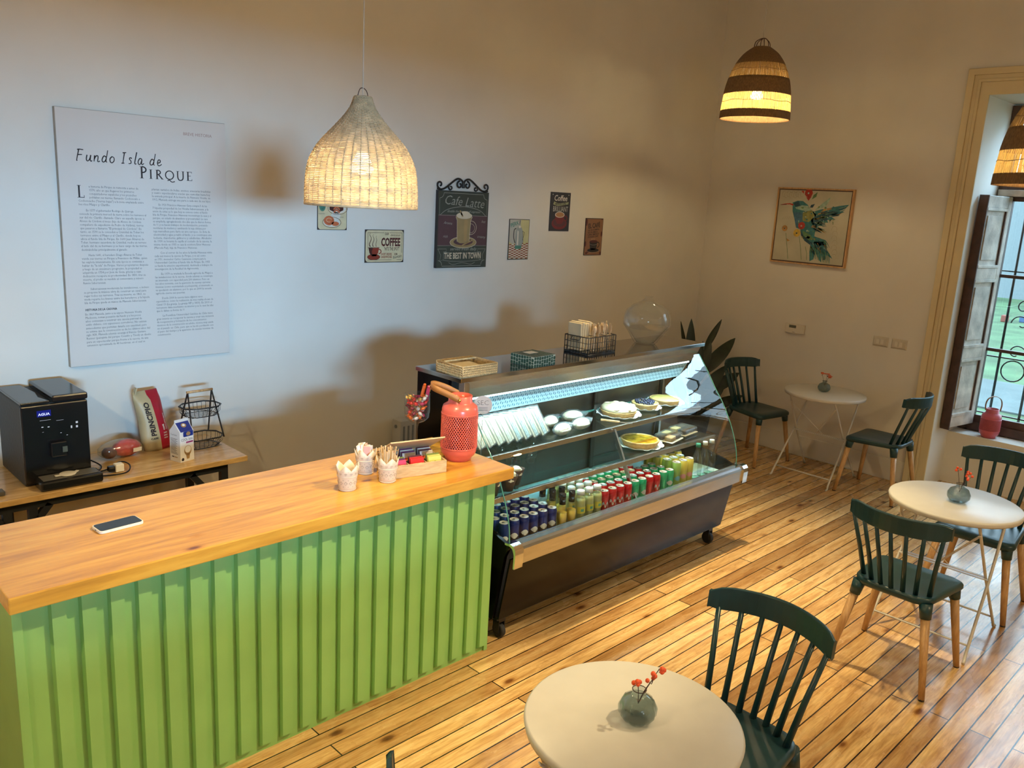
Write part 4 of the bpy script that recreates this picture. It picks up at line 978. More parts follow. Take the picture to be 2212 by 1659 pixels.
# ------------------------------------------------------------------ bench behind the counter
ZB = 0.72
t = thing('side_bench', 'narrow varnished wooden table on a black steel frame against the wall', 'table', (-5.8, -0.30, 0))
def bp(m_): return B(m_).at((5.8, 0.30, 0))
bp('benchw').box(-6.75, -4.885, -0.53, -0.04, 0.692, 0.72).build('table_top', t, bevel=0.003)
mb = bp('black')
for y0 in (-0.50, -0.085): mb.box(-6.70, -4.98, y0, y0+0.035, 0.652, 0.692)
for x0 in (-6.70, -5.015): mb.box(x0, x0+0.035, -0.465, -0.085, 0.652, 0.692)
mb.build('steel_frame', t)
for x0, s in ((-5.015, -1), (-6.0, 1), (-5.9, -1)):
    for y0 in (-0.50, -0.085): bp('black').box(x0, x0+0.035, y0, y0+0.035, 0, 0.652).build('leg', t)
    for y0 in (-0.485,): bp('black').bar((x0+0.017, y0, 0.45), (x0+0.017+s*0.17, y0, 0.66), 0.03, 0.03).build('brace', t)
# espresso machine
EX, EY = -5.745, -0.228
t = thing('coffee_machine', 'black automatic coffee machine with a lit display on the side bench', 'coffee machine', (EX, EY, ZB), 0)
flat('machine_side', (0.022, 0.022, 0.020), 0.55, bump=0.15)
B('machine_side').box(-0.136, 0.136, -0.17, 0.20, 0.0, 0.375).build('housing', t, bevel=0.006)
B('blackp').box(-0.138, 0.138, -0.186, -0.168, 0.015, 0.372).build('front_panel', t, bevel=0.006)
B('blackp').box(-0.01, 0.140, -0.19, 0.17, 0.376, 0.408).build('bean_lid', t, bevel=0.008)
mb = B('blackp'); mb.prism([(-0.136, -0.185), (-0.02, -0.185), (-0.04, -0.10), (-0.025, 0.0), (-0.04, 0.19), (-0.136, 0.19)], 0.376, 0.388); mb.build('water_lid', t, bevel=0.003)
B('blackp').box(-0.105, 0.158, -0.285, -0.186, 0.0, 0.045).build('drip_tray', t, bevel=0.010)
mb = B('greyp').box(-0.090, 0.145, -0.272, -0.196, 0.046, 0.048); mb.build('tray_grate', t)
B('blackp').box(-0.035, 0.035, -0.215, -0.186, 0.13, 0.20).build('spout', t, bevel=0.006)
M['display_blue'] = emis('display_blue', (0.01, 0.015, 0.16), 1.0); M['display_text'] = emis('display_text', (0.55, 0.62, 1.0), 1.2); M['icon_glow'] = emis('icon_glow', (0.8, 0.9, 1.0), 0.5)
mb = B('display_blue').box(-0.075, -0.018, -0.1885, -0.187, 0.318, 0.346); scr = mb.build('display', t)
ar = Art((-0.070, -0.1885, 0.324), (1, 0, 0), off=0.0006); ar.text('display_text', 'AGUA', 0, 0, 0.0155, fit=0.047, bold=0.0004); ar.build('display_text', scr)
ar = Art((-0.15, -0.1866, 0.0), (1, 0, 0), off=0.0006)
for u, v, a, b in ((0.085, 0.300, 0.045, 0.0012), (0.115, 0.266, 0.008, 0.004), (0.09, 0.268, 0.008, 0.004), (0.152, 0.292, 0.03, 0.001), (0.232, 0.268, 0.009, 0.009), (0.232, 0.248, 0.008, 0.010), (0.210, 0.248, 0.006, 0.012), (0.165, 0.232, 0.006, 0.002), (0.190, 0.218, 0.006, 0.002), (0.092, 0.246, 0.006, 0.001)): ar.rect('icon_glow', u, v, u+a, v+b)
ar.build('icon_display', t)
B('lcd').box(0.012, 0.032, -0.218, -0.2155, 0.150, 0.176).build('sensor_plate', t)
mb = B('tray').at((EX+0.02, EY-0.24, ZB+0.0485), R(8)); mb.lathe([(0.03, 0.0), (0.035, 0.006), (0.034, 0.007), (0.001, 0.003)], 24)
mb.bar((-0.03, 0, 0.004), (-0.055, 0.004, 0.005), 0.014, 0.004); mb.bar((0.03, 0, 0.004), (0.05, 0.014, 0.005), 0.012, 0.004)
tag(mb.build('strainer_dish'), 'small pale dish with two tabs on the coffee machine drip tray', 'dish')
tag(B('greyp').box(-6.02, -5.975, -0.46, -0.41, ZB, ZB+0.02).build('cloth_pad', bevel=0.004), 'small grey pad on the bench at the left edge of the photo', 'pad')
# power cable, plug and adapter
t = thing('power_plug', 'black plug in a white adapter with a looping cable on the bench', 'plug', (-5.50, -0.41, ZB))
B('paper').box(-0.005, 0.035, -0.02, 0.02, 0.002, 0.040).build('adapter', t, bevel=0.005)
mb = B('blackp'); mb.bar((-0.035, 0, 0.02), (-0.003, 0, 0.02), 0.028, 0.026); mb.build('plug_body', t, bevel=0.005)
B('blackp').tube(crom([(-0.035, 0, 0.02), (-0.07, 0.02, 0.008), (-0.02, 0.045, 0.006), (0.04, 0.05, 0.03), (0.065, 0.0, 0.025), (0.04, -0.045, 0.006), (-0.03, -0.05, 0.005), (-0.09, -0.02, 0.005), (-0.11, 0.06, 0.005)], 5), 0.0035, 6).build('cable', t)
tag(B('blackp').tube(crom([(-5.60, -0.20, ZB+0.03), (-5.56, -0.24, ZB+0.025), (-5.53, -0.30, ZB+0.008), (-5.56, -0.36, ZB+0.006), (-5.60, -0.33, ZB+0.006)], 5), 0.004, 6).build('machine_cable'), 'black cable looping on the bench beside the coffee machine', 'cable')
# red bag lying
flat('bag_red', (0.60, 0.025, 0.02), 0.3, 0.2, nscale=40, bump=0.4, bscale=50); flat('bag_dark', (0.10, 0.02, 0.02), 0.4)
t = thing('red_packet', 'red foil packet in clear plastic lying on the bench', 'packet', (-5.39, -0.20, ZB), R(10))
mb = B('bag_red'); mb.ball((0.02, 0, 0.045), 0.048, 14, (1.55, 0.95, 0.9)); mb.m('bag_dark').ball((-0.07, 0.0, 0.035), 0.036, 10, (1.0, 1.1, 0.8)); mb.build('foil_pack', t)
B('film').ball((-0.015, 0, 0.048), 0.055, 14, (2.1, 1.0, 0.85)).build('plastic_wrap', t)
ar = Art((0.025, -0.053, 0.03), (1, 0, 0), (0, -0.15, 1)); ar.rect('paper', 0, 0, 0.045, 0.022); ar.build('price_label', t)
# coffee bag
flat('bag_beige', (0.46, 0.38, 0.22), 0.45, 0.05, bump=0.25, bscale=22); flat('bag_crimson', (0.38, 0.012, 0.03), 0.35, 0.06, bump=0.2, bscale=22)
t = thing('coffee_bag', 'tall beige and red coffee bag standing against the wall', 'bag', (-5.195, -0.155, ZB+0.001), R(14))
HB = 0.305
def bag_w(f): return 0.078-0.010*f+0.004*math.sin(f*9)
def bag_t(f): return 0.046*math.sin(PI*(0.25+0.62*f))**0.8*(1 if f < 0.86 else max(0.10, 1-(f-0.86)/0.10))
def bag_x(f): return -0.028*f
def bag_y(f): return 0.055*f
def bag_ring(mb, f, n=28):
    o = []
    for j in range(n):
        a = 2*PI*j/n-PI/2; c, q = math.cos(a), math.sin(a); x = bag_w(f)*math.copysign(abs(c)**0.75, c); y = bag_t(f)*math.copysign(abs(q)**0.9, q)
        o.append((x+bag_x(f), y+bag_y(f), HB*f))
    return o
mb = MB(); N = 14; prev = None
for i in range(N+1):
    r = bag_ring(mb, i/N); vs = [mb.v(q) for q in r]
    if prev:
        for j in range(28):
            k = (j+1) % 28; xm = (r[j][0]+r[k][0])/2-bag_x(i/N)
            mb.m('bag_beige' if xm < 0.004 else 'bag_crimson'); mb.f([prev[j], prev[k], vs[k], vs[j]], True)
    else: mb.m('bag_beige').f(vs[::-1])
    prev = vs
mb.f(prev); mb.m('bag_beige').bar((-0.06-0.028, 0.055, HB-0.01), (-0.050-0.028, 0.052, HB+0.022), 0.03, 0.006)
mb.build('bag_body', t)
def bag_text(txt, mt, z0, x0, size, fit, nm, up=True, bold=0.0008):
    me = text_mesh(txt, size, bold=bold); wd = max(v.co.x for v in me.vertices)
    for v in me.vertices:
        u, q = v.co.x/wd*fit, v.co.y
        z, x = (z0+u, x0-q) if up else (z0+q, x0+u)
        f = min(0.99, z/HB); xx = max(-0.99, min(0.99, x/bag_w(f))); yy = -bag_t(f)*(1-abs(xx)**(2/0.75))**(0.45) if abs(xx) < 1 else 0
        v.co = (x+bag_x(f), bag_y(f)+yy-0.0022, z)
    mb = MB().m(mt); mb.mesh_add(me); mb.build(nm, t)
bag_text('PRINCIPIO', 'ink', 0.078, -0.020, 0.036, 0.175, 'front_lettering', bold=0.0014)
bag_text('CAFE', 'ink', 0.060, -0.052, 0.013, 0.038, 'front_lettering', up=False, bold=0.0004)
bag_text('CAFÉ', 'paper', 0.10, 0.034, 0.012, 0.030, 'side_lettering'); bag_text('DESCAFEINADO', 'paper', 0.10, 0.050, 0.011, 0.085, 'side_lettering', bold=0.0002)
for i_, s_ in enumerate(('100%', 'ARABICA', 'GRANO')): bag_text(s_, 'paper', 0.082-i_*0.013, 0.020, 0.009, 0.024, 'side_lettering', up=False, bold=0.0002)
# carton
flat('carton_blue', (0.012, 0.03, 0.22), 0.4); flat('carton_brown', (0.35, 0.22, 0.10), 0.5); flat('carton_white', (0.74, 0.74, 0.76), 0.45, 0.02); flat('carton_mag', (0.30, 0.03, 0.15), 0.5)
t = thing('drink_carton', 'white gable top drink carton with a blue top panel on the bench', 'carton', (-5.175, -0.405, ZB), R(16))
mb = B('carton_white'); a = 0.041; b = 0.038
mb.box(-a, a, -b, b, 0, 0.155)
tp = [(-a, -b, 0.155), (a, -b, 0.155), (a, b, 0.155), (-a, b, 0.155)]; V_ = [mb.v(p) for p in tp]; r0, r1 = mb.v((-a, 0, 0.198)), mb.v((a, 0, 0.198))
mb.f([V_[0], V_[1], r1, r0]); mb.f([V_[2], V_[3], r0, r1]); mb.f([V_[1], V_[2], r1]); mb.f([V_[3], V_[0], r0])
mb.box(-a, a, -0.0015, 0.0015, 0.196, 0.212); mb.build('carton_body', t)
ar = Art((-a, -b, 0.155), (1, 0, 0), Vector((0, b, 0.043)).normalized(), off=0.0006)
ar.poly('carton_blue', [(0.006, 0.0), (0.078, 0.0), (0.08, 0.056), (0.004, 0.056)]); ar.layer(2).disc('carton_brown', 0.042, 0.035, 0.015, 0.012).layer(3).disc('carton_white', 0.042, 0.036, 0.008, 0.006); ar.build('top_print', t)
ar = Art((-a, -b, 0), (1, 0, 0)); ar.rrect('carton_blue', 0.02, 0.128, 0.08, 0.155, 0.006).layer(2).disc('carton_brown', 0.05, 0.142, 0.013, 0.010)
ar.layer(1).text('ink', 'COOL latte', 0.006, 0.108, 0.019, fit=0.07); ar.rect('carton_mag', 0.036, 0.094, 0.078, 0.102); ar.disc('carton_brown', 0.045, 0.056, 0.022, 0.026).layer(2).disc('carton_white', 0.045, 0.062, 0.018, 0.018).layer(1)
ar.poly('carton_brown', [(0.033, 0.04), (0.058, 0.04), (0.053, 0.012), (0.038, 0.012)]); ar.disc('ink', 0.014, 0.014, 0.008); ar.build('front_print', t)
ar = Art((-a, b, 0), (0, -1, 0)); ar.text('greyink', 'Cool latte', 0.01, 0.135, 0.011)
for i in range(14): ar.rect('greyink', 0.008, 0.118-i*0.006, 0.008+0.050-(i*7 % 13)*0.0012, 0.120-i*0.006)
ar.rect('ink', 0.014, 0.022, 0.030, 0.027).rect('carton_brown', 0.034, 0.022, 0.056, 0.026); ar.build('side_print', t)
# two tier wire stand
t = thing('wire_stand', 'two tier black wire basket stand with a wooden handle on the bench', 'stand', (-5.0, -0.235, ZB), R(4))
def tier(mb, z, a, b, h):
    n = 6; ring = lambda a_, b_, z_, r_: mb.tube([(x, y, z_) for x, y in ((-a_, -b_*.45), (-a_*.6, -b_), (a_*.6, -b_), (a_, -b_*.45), (a_, b_*.45), (a_*.6, b_), (-a_*.6, b_), (-a_, b_*.45))], r_, 6, closed=True)
    ring(a, b, z+h, 0.0042); ring(a*0.8, b*0.8, z, 0.0022)
    for i in range(28):
        an = 2*PI*i/28; c, s_ = math.cos(an), math.sin(an); k = 1/max(abs(c)/1, abs(s_)/1, (abs(c)+abs(s_))/1.45)
        mb.tube([(a*c*k, b*s_*k, z+h), (a*0.97*c*k, b*0.97*s_*k, z+h*0.35), (a*0.8*c*k, b*0.8*s_*k, z)], 0.0013, 4)
    for i in range(7):
        y = -b*0.75+i*b*0.25; mb.tube([(-a*0.78, y, z+0.001), (a*0.78, y, z+0.001)], 0.0012, 4)
mb = B('black'); tier(mb, 0.004, 0.108, 0.082, 0.05); mb.build('lower_basket', t)
mb = B('black'); tier(mb, 0.172, 0.100, 0.075, 0.050); mb.build('upper_basket', t)
for y in (-0.078, 0.078): B('black').bar((y*1.12, -0.082, 0.052), (y*0.85, 0, 0.30), 0.009, 0.004, (1, 0, 0)).bar((y*1.12, 0.082, 0.052), (y*0.85, 0, 0.30), 0.009, 0.004, (1, 0, 0)).build('side_frame', t)
t2 = B('beech').tube([(-0.072, 0, 0.300), (0.072, 0, 0.300)], 0.007, 10); hd = t2.build('wooden_handle', t)
# radiator
t = thing('radiator', 'grey white panel radiator on the wall behind the display case', 'radiator', (-3.1, -0.085, 0))
B('rad').box(-0.5, 0.5, -0.045, 0.045, 0.15, 0.615).build('radiator_body', t, bevel=0.006)
mb = B('radd')
for i in range(26): x = -0.475+i*0.037; mb.box(x, x+0.014, -0.047, -0.044, 0.18, 0.575)
mb.build('radiator_grooves', t)
mb = B('radd'); mb.X = Matrix.Translation((-0.5, 0, 0.57)) @ Matrix.Rotation(-PI/2, 4, 'Y'); mb.lathe([(0.012, -0.005), (0.012, 0.006), (0.006, 0.008)], 14); mb.build('bleed_valve', t)
for x in (-0.4, 0.4): B('rad').box(x-0.015, x+0.015, 0.045, 0.083, 0.3, 0.33).build('wall_bracket', t); B('rad').tube([(x, 0, 0.152), (x, 0, 0.0)], 0.01, 8).build('foot', t)
# ------------------------------------------------------------------ pendant lamps
def woven_profile(P, f):
    k = f*(len(P)-1); i = min(int(k), len(P)-2); t = k-i
    return P[i][0]+(P[i+1][0]-P[i][0])*t, P[i][1]+(P[i+1][1]-P[i][1])*t
AX, AY, AZ = -5.125, -1.875, 2.04
t = thing('pendant_lamp', 'large pale wicker bell pendant lamp hanging above the counter', 'lamp', (AX, AY, AZ), 0, None)
PA = crom([(0.195, 0.0), (0.194, 0.05), (0.190, 0.105), (0.178, 0.155), (0.150, 0.205), (0.112, 0.248), (0.073, 0.29), (0.043, 0.33), (0.029, 0.366)], 6)
ns = 40; rows = 74
mb = B('wicker')
for j in range(ns):
    a = 2*PI*j/ns
    mb.tube([(r*math.cos(a), r*math.sin(a), z) for r, z in PA[::3]+[PA[-1]]], 0.0021, 4, caps=False)
for i in range(rows):
    f = (i+0.5)/rows; r, z = woven_profile(PA, f); rnd = random.Random(i)
    n = ns*2; amp = 0.0022*(-1 if i % 2 else 1); jit = rnd.uniform(-.0004, .0004)
    in_, out_ = [], []
    hh = 0.00222+rnd.uniform(-.0002, .0002)
    up, dn, upo, dno = [], [], [], []
    for j in range(n):
        a = 2*PI*j/n; q = r+amp*math.cos(j*PI)*1.0 if j % 2 == 0 else r
        q = r+amp*math.cos(PI*j/2)
        zz = z+jit+0.0005*math.sin(j*1.7+i)
        for lst, dr, dz in ((up, -0.0006, hh), (dn, -0.0006, -hh), (upo, 0.0012, hh*.6), (dno, 0.0012, -hh*.6)): lst.append(mb.v(((q+dr)*math.cos(a), (q+dr)*math.sin(a), zz+dz)))
    for j in range(n):
        k = (j+1) % n
        mb.f([up[j], up[k], upo[k], upo[j]][::-1], True); mb.f([upo[j], upo[k], dno[k], dno[j]][::-1], True); mb.f([dno[j], dno[k], dn[k], dn[j]][::-1], True)
mb.build('woven_shade', t)
mb = B('wicker')
mb.tube([(0.195*math.cos(2*PI*i/60), 0.195*math.sin(2*PI*i/60), 0) for i in range(60)], 0.0034, 6, closed=True); mb.tube([(0.029*math.cos(2*PI*i/24), 0.029*math.sin(2*PI*i/24), 0.366) for i in range(24)], 0.003, 6, closed=True)
mb.build('shade_rim', t)
def bulb_parts(t, z, r=0.042):
    B('bulb').lathe([(0.002, -r*0.35), (r*0.7, -r*0.28), (r, 0), (r*0.9, r*0.3), (0.018, r*1.35)], 20, (0, 0, z)).build('bulb', t)
    B('paper').lathe([(0.018, 0), (0.020, 0.01), (0.020, 0.05), (0.006, 0.06)], 16, (0, 0, z+r*1.3)).build('lamp_socket', t)
bulb_parts(t, 0.125)
B('twig').tube(crom([(0.022, 0, 0.366), (0.016, 0, 0.385), (0.004, 0, 0.395), (-0.012, 0, 0.392), (-0.022, 0, 0.366)], 4), 0.0016, 6).build('hanging_loop', t)
B('cord').tube([(0, 0, 0.22), (0, 0, H-AZ)], 0.0024, 6).build('cord', t)
point_light('pendant_bulb_counter', (AX, AY, AZ+0.10), 15, 0.03)
spot_light('pendant_beam_counter', (AX, AY, AZ+0.06), (AX, AY, 0), 21, 96, 0.04, blend=0.35)

def grass_lamp(loc, label, group, power=14):
    t = thing('pendant_lamp', label, 'lamp', loc, 0, group)
    PB = crom([(0.236, 0.0), (0.233, 0.06), (0.228, 0.12), (0.218, 0.20), (0.198, 0.28), (0.165, 0.36), (0.115, 0.43), (0.055, 0.475)], 6)
    def band(z0, z1): return [p for p in PB if z0-1e-6 <= p[1] <= z1+1e-6]
    def interp(z):
        for p, q in zip(PB, PB[1:]):
            if p[1] <= z <= q[1]: return p[0]+(q[0]-p[0])*(z-p[1])/(q[1]-p[1]+1e-9)
        return PB[-1][0]
    mb = B('rattan')
    for z0, z1 in ((0.0, 0.052), (0.160, 0.268), (0.358, 0.42), (0.42, 0.475)):
        zs = [z0+(z1-z0)*i/5 for i in range(6)]
        mb.lathe([(interp(z)+0.002, z) for z in zs]+[(interp(z)-0.003, z) for z in zs[::-1]]+[(interp(z0)+0.002, z0)], 90, cap0=False, cap1=False, rmod=lambda a, z: 1+0.006*math.cos(45*a))
    mb.build('woven_band', t)
    rnd = random.Random(2)
    for z0, z1, wd, sm in ((0.048, 0.165, 0.82, 'straw'), (0.263, 0.363, 0.92, 'strawdim')):
        mb = B(sm); n = 150
        for j in range(n):
            a = 2*PI*(j+rnd.uniform(-.25, .25))/n; wv = wd*rnd.uniform(0.65, 1.05)*2*PI/n
            g = []
            for i in range(4):
                z = z0+(z1-z0)*i/3; r = interp(z); g.append([(r*math.cos(a-wv/2), r*math.sin(a-wv/2), z), ((r+0.0016)*math.cos(a), (r+0.0016)*math.sin(a), z), (r*math.cos(a+wv/2), r*math.sin(a+wv/2), z)])
            mb.sheet(g)
        mb.build('straw_strips', t, kind=None)
        mb = B('rattan'); zc = (z0+z1)/2+0.004; r = interp(zc)+0.002
        mb.tube([(r*math.cos(2*PI*i/48), r*math.sin(2*PI*i/48), zc+0.004*math.sin(i*0.9)) for i in range(48)], 0.0018, 5, closed=True); mb.build('binding_thread', t)
    mb = B('twig')
    for a in (0.3, 1.35, 2.4): mb.tube(crom([(0.055*math.cos(a), 0.055*math.sin(a), 0.475), (0.045*math.cos(a), 0.045*math.sin(a), 0.51), (0.01, 0, 0.535), (-0.045*math.cos(a), -0.045*math.sin(a), 0.51), (-0.055*math.cos(a), -0.055*math.sin(a), 0.475)], 4), 0.003, 6)
    mb.build('hanging_loop', t)
    B('cord').tube([(0, 0, 0.24), (0, 0, H-loc[2])], 0.0022, 6).build('cord', t)
    bulb_parts(t, 0.15, 0.045)
    point_light('pendant_bulb', (loc[0], loc[1], loc[2]+0.10), power, 0.03)
    return t
grass_lamp((-1.42, -1.215, 2.715), 'banded dark and golden grass pendant lamp hanging near the room corner', 'banded grass pendants')
grass_lamp((-2.15, -3.25, 2.285), 'banded dark and golden grass pendant lamp at the right edge before the window', 'banded grass pendants', 4)
grass_lamp((-5.0, -3.9, 3.0), 'banded grass pendant lamp above the frame over the foreground table', 'banded grass pendants', 16)
grass_lamp((-7.9, -2.7, 3.0), 'added banded grass pendant lamp out of frame beyond the left end of the counter', 'banded grass pendants', 110)  # unseen pendant added as warm fill for the upper walls
grass_lamp((-3.2, -6.2, 2.9), 'added banded grass pendant lamp out of frame behind the camera', 'banded grass pendants', 120)  # added out of view, more warm fill on walls and floor
# ------------------------------------------------------------------ chairs
def make_chair(label, loc, rz):
    t = thing('chair', label, 'chair', loc, rz, 'dark teal spindle back chairs')
    # seat
    n = 10; out = []
    def edge():
        pts = []
        corners = [(0.205, -0.205, 0.045), (0.205, 0.205, 0.045), (-0.195, 0.180, 0.085), (-0.195, -0.180, 0.085)]
        for (cx, cy, r), a0 in zip(corners, (-90, 0, 90, 180)):
            sx, sy = (1 if cx > 0 else -1), (1 if cy > 0 else -1)
            for i in range(7): a = R(a0+i*15); pts.append((cx-sx*r+r*math.cos(a), cy-sy*r+r*math.sin(a)))
        return pts
    E = edge(); mb = B('teal')
    def ring(k, z): return [mb.v((p[0]*k+0.002*(1-k), p[1]*k, z+(0.012*max(0, 1-((p[0]-0.205)/0.08)**2)*-1 if p[0] > 0.13 and k > 0.9 else 0))) for p in E]
    rs = [ring(0.965, 0.418), ring(1.0, 0.428), ring(1.0, 0.444), ring(0.975, 0.452), ring(0.90, 0.450), ring(0.6, 0.443), ring(0.25, 0.441)]
    for A, Bq in zip(rs, rs[1:]):
        for j in range(len(E)): mb.f([A[j], A[(j+1) % len(E)], Bq[(j+1) % len(E)], Bq[j]], True)
    mb.f(rs[-1], True); mb.f(rs[0][::-1]); mb.build('seat', t)
    # legs
    for sx, sy, fx, fy, tx, ty in ((1, -1, .215, -.225, .165, -.165), (1, 1, .215, .225, .165, .165), (-1, -1, -.225, -.220, -.155, -.150), (-1, 1, -.225, .220, -.155, .150)):
        f, q = Vector((fx, fy, 0.0)), Vector((tx, ty, 0.425)); k = f+(q-f)*0.86
        lg = B('beech').tube([f, f+(k-f)*0.5, k], [0.0135, 0.0175, 0.0205], 14).build('leg', t)
        lg['label'] = 'natural wood leg'
        B('teal').tube([f+(q-f)*0.84, q], [0.0245, 0.030], 14).build('leg_socket', lg)
        B('rubber').tube([f+Vector((0, 0, 0.0)), f+(k-f)*0.02], 0.0138, 12).build('foot_pad', lg)
    # crest rail, curved, ends forward
    def cx(y): return -0.300+2.0*y*y
    mb = B('teal'); ys = [-0.222+0.444*i/16 for i in range(17)]
    sec = []
    for i, y in enumerate(ys):
        e = 1-abs(y)/0.222; zb = 0.752+0.010*0; zt = 0.835-(0.016 if i in (0, 16) else (0.004 if i in (1, 15) else 0)); zl = zb+(0.010 if i in (0, 16) else 0)
        x = cx(y); sec.append([mb.v((x+dx, y, z)) for dx, z in ((0.011, zl), (0.006, zt-0.002), (-0.002, zt), (-0.011, zt-0.004), (-0.007, zl), (0.002, zl-0.003))])
    for A, Bq in zip(sec, sec[1:]):
        for j in range(6): mb.f([A[j], A[(j+1) % 6], Bq[(j+1) % 6], Bq[j]])
    mb.f(sec[0]); mb.f(sec[-1][::-1]); mb.build('backrest_rail', t, bevel=0.003)
    for i in range(7):
        u = (i-3)/3; yb, yt = 0.148*u, 0.196*u; xb = -0.176+0.055*u*u; xt = cx(yt)
        B('teal').tube([(xb, yb, 0.440), (xb*0.55+xt*0.45-0.004, yb*0.55+yt*0.45, 0.60), (xt, yt, 0.76)], [0.0120, 0.0105, 0.0090], 8).build('spindle', t)
    return t
ch = make_chair('dark teal spindle chair in the foreground at the nearest table', (-4.66, -3.25, 0), PI)
for lb_, x, y, rz in (('dark teal spindle chair seen from behind at the middle table', -2.905, -3.155, 0.0),
                     ('dark teal spindle chair at the right edge, beyond the middle table', -1.835, -3.175, PI+0.02),
                     ('dark teal spindle chair in the corner beside the plant', -0.43, -0.97, -PI/2-0.16),
                     ('dark teal spindle chair beside the window casing at the corner table', -0.43, -2.04, PI/2),
                     ('dark teal chair whose rail tip shows at the bottom edge', -5.60, -3.235, 0.0)):
    dup(ch, (x, y, 0), rz, lb_)
# ------------------------------------------------------------------ folding bistro tables
def make_table(label, loc, rz, r=0.305):
    t = thing('bistro_table', label, 'table', loc, rz, 'white round folding bistro tables')
    B('white').lathe([(r-0.004, 0.682), (r-0.002, 0.690), (r, 0.700), (r-0.002, 0.706), (r-0.008, 0.710), (0.02, 0.710)], 72, cap0=True).build('tabletop', t)
    for s in (1, -1):
        w_ = 0.235 if s > 0 else 0.215
        for y in (-w_, w_):
            B('white').tube([(-0.285*s, y*1.02, 0.006), (-0.262*s, y*1.01, 0.010), (-0.250*s, y, 0.035), (0.0, y*0.93, 0.36), (0.205*s, y*0.86, 0.670), (0.225*s, y*0.86, 0.682)], 0.0075, 8).build('leg', t)
        z = 0.075; x = (-0.250+0.25*(z-0.035)/0.325)*s; B('white').tube([(x, -w_*0.99, z), (x, w_*0.99, z)], 0.0055, 6).build('cross_bar', t)
        z = 0.355; x = -0.004*s; B('white').bar((x-0.012*s, -w_*0.93, z), (x-0.012*s, w_*0.93, z), 0.018, 0.004).build('cross_bar', t)
    mb = B('white'); mb.bar((-0.19, 0.0, 0.676), (0.19, 0.0, 0.676), 0.03, 0.012); mb.bar((-0.19, -0.19, 0.676), (-0.19, 0.19, 0.676), 0.02, 0.010); mb.bar((0.19, -0.19, 0.676), (0.19, 0.19, 0.676), 0.02, 0.010); mb.build('under_frame', t)
    for q in (-1, 1): B('white').bar((-0.20, q*0.19, 0.63), (0.0, -q*0.02, 0.37), 0.016, 0.004).build('folding_stay', t)
    return t
make_table('white round bistro table in the foreground, at the bottom edge of the photo', (-5.123, -3.214, 0), 0.35, 0.303)
make_table('white round bistro table with a berry vase between two chairs, right side', (-2.362, -3.155, 0), 0.0, 0.312)
make_table('white round bistro table against the far wall in the corner', (-0.445, -1.555, 0), 0.0, 0.312)
# vases with sprigs
def vase(loc, label, kind, seed, s=1.0, ribs=True):
    t = thing('bud_vase', label, 'vase', loc, seed*1.3, 'small smoky glass vases on the tables')
    rm = (lambda a, z: 1-0.085*abs(math.cos(5*a))**5) if ribs else None
    prof = [(0.022, 0), (0.036, 0.006), (0.047, 0.022), (0.048, 0.038), (0.038, 0.058), (0.020, 0.068), (0.015, 0.074), (0.018, 0.084)]
    B('smoke').lathe([(r*s, z*s) for r, z in prof], 48, cap1=False, rmod=rm).build('vase_glass', t)
    B('slot' if 0 else 'smoke').lathe([(r*s*0.93, z*s+0.002) for r, z in prof[:-2]], 36, cap1=False).build('inner_glass', t)
    B('twig').tube([(0.017*s*math.cos(2*PI*i/20), 0.017*s*math.sin(2*PI*i/20), 0.084*s) for i in range(20)], 0.0013, 5, closed=True).build('vase_lip', t)
    rnd = random.Random(seed)
    sp = thing('berry_sprig' if kind == 'berry' else 'flower_sprig', ('orange berry sprig' if kind == 'berry' else 'red orange flower sprig')+' standing in the vase on the '+label.split(' on the ')[-1], 'sprig', loc, seed*1.3, 'sprigs in the table vases')
    mb = B('twig'); tips = []
    for k in range(3):
        a = 2.2+k*1.1 if kind == 'berry' else 1+k*2.6; lean = 0.028+0.012*k
        base = Vector((0, 0, 0.045*s)); tip = Vector((lean*math.cos(a), lean*math.sin(a), 0.118*s+0.010*k))
        mb.tube(crom([base, (tip*0.35+Vector((0, 0, 0.055))*1).to_tuple() if 0 else ((tip.x*0.4, tip.y*0.4, 0.085*s)), tip], 3), 0.0012, 5)
        for j in range(4):
            d = Vector((rnd.uniform(-.016, .016), rnd.uniform(-.016, .016), rnd.uniform(-.006, .014))); mb.tube([tip-Vector((0, 0, 0.012)), tip+d], 0.0008, 4); tips.append(tip+d)
    mb.build('stem', sp)
    for q in tips:
        if kind == 'berry': B('berry').ball(q, rnd.uniform(0.0058, 0.0075), 10).build('berry', sp)
        else:
            mb = B('petal')
            for j in range(5):
                a = j*1.257; mb.ball(q+Vector((0.007*math.cos(a), 0.007*math.sin(a), 0)), 0.007, 6, (1, 1, 0.5))
            mb.build('flower_head', sp)
vase((-5.119, -3.223, 0.7105), 'round smoky glass bud vase on the foreground table', 'berry', 1, 1.13)
vase((-2.372, -3.170, 0.7105), 'round smoky glass bud vase on the middle table', 'berry', 2, 1.15)
vase((-0.448, -1.542, 0.7105), 'round smoky glass bud vase on the corner table', 'flower', 3, 1.05, False)
# window lantern
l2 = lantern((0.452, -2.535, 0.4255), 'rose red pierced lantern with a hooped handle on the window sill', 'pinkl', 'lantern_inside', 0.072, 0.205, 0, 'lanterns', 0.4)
mb = B('leather'); pts = crom([(0, -0.055, 0.22), (0, -0.06, 0.27), (0, -0.045, 0.315), (0, 0, 0.335), (0, 0.045, 0.315), (0, 0.06, 0.27), (0, 0.055, 0.22)], 5)
mb.sheet([[(-0.009, p[1], p[2]) for p in pts], [(0.009, p[1], p[2]) for p in pts]]); o = mb.build('strap', l2, solid=0.003); o.rotation_euler = (0, 0, R(15))
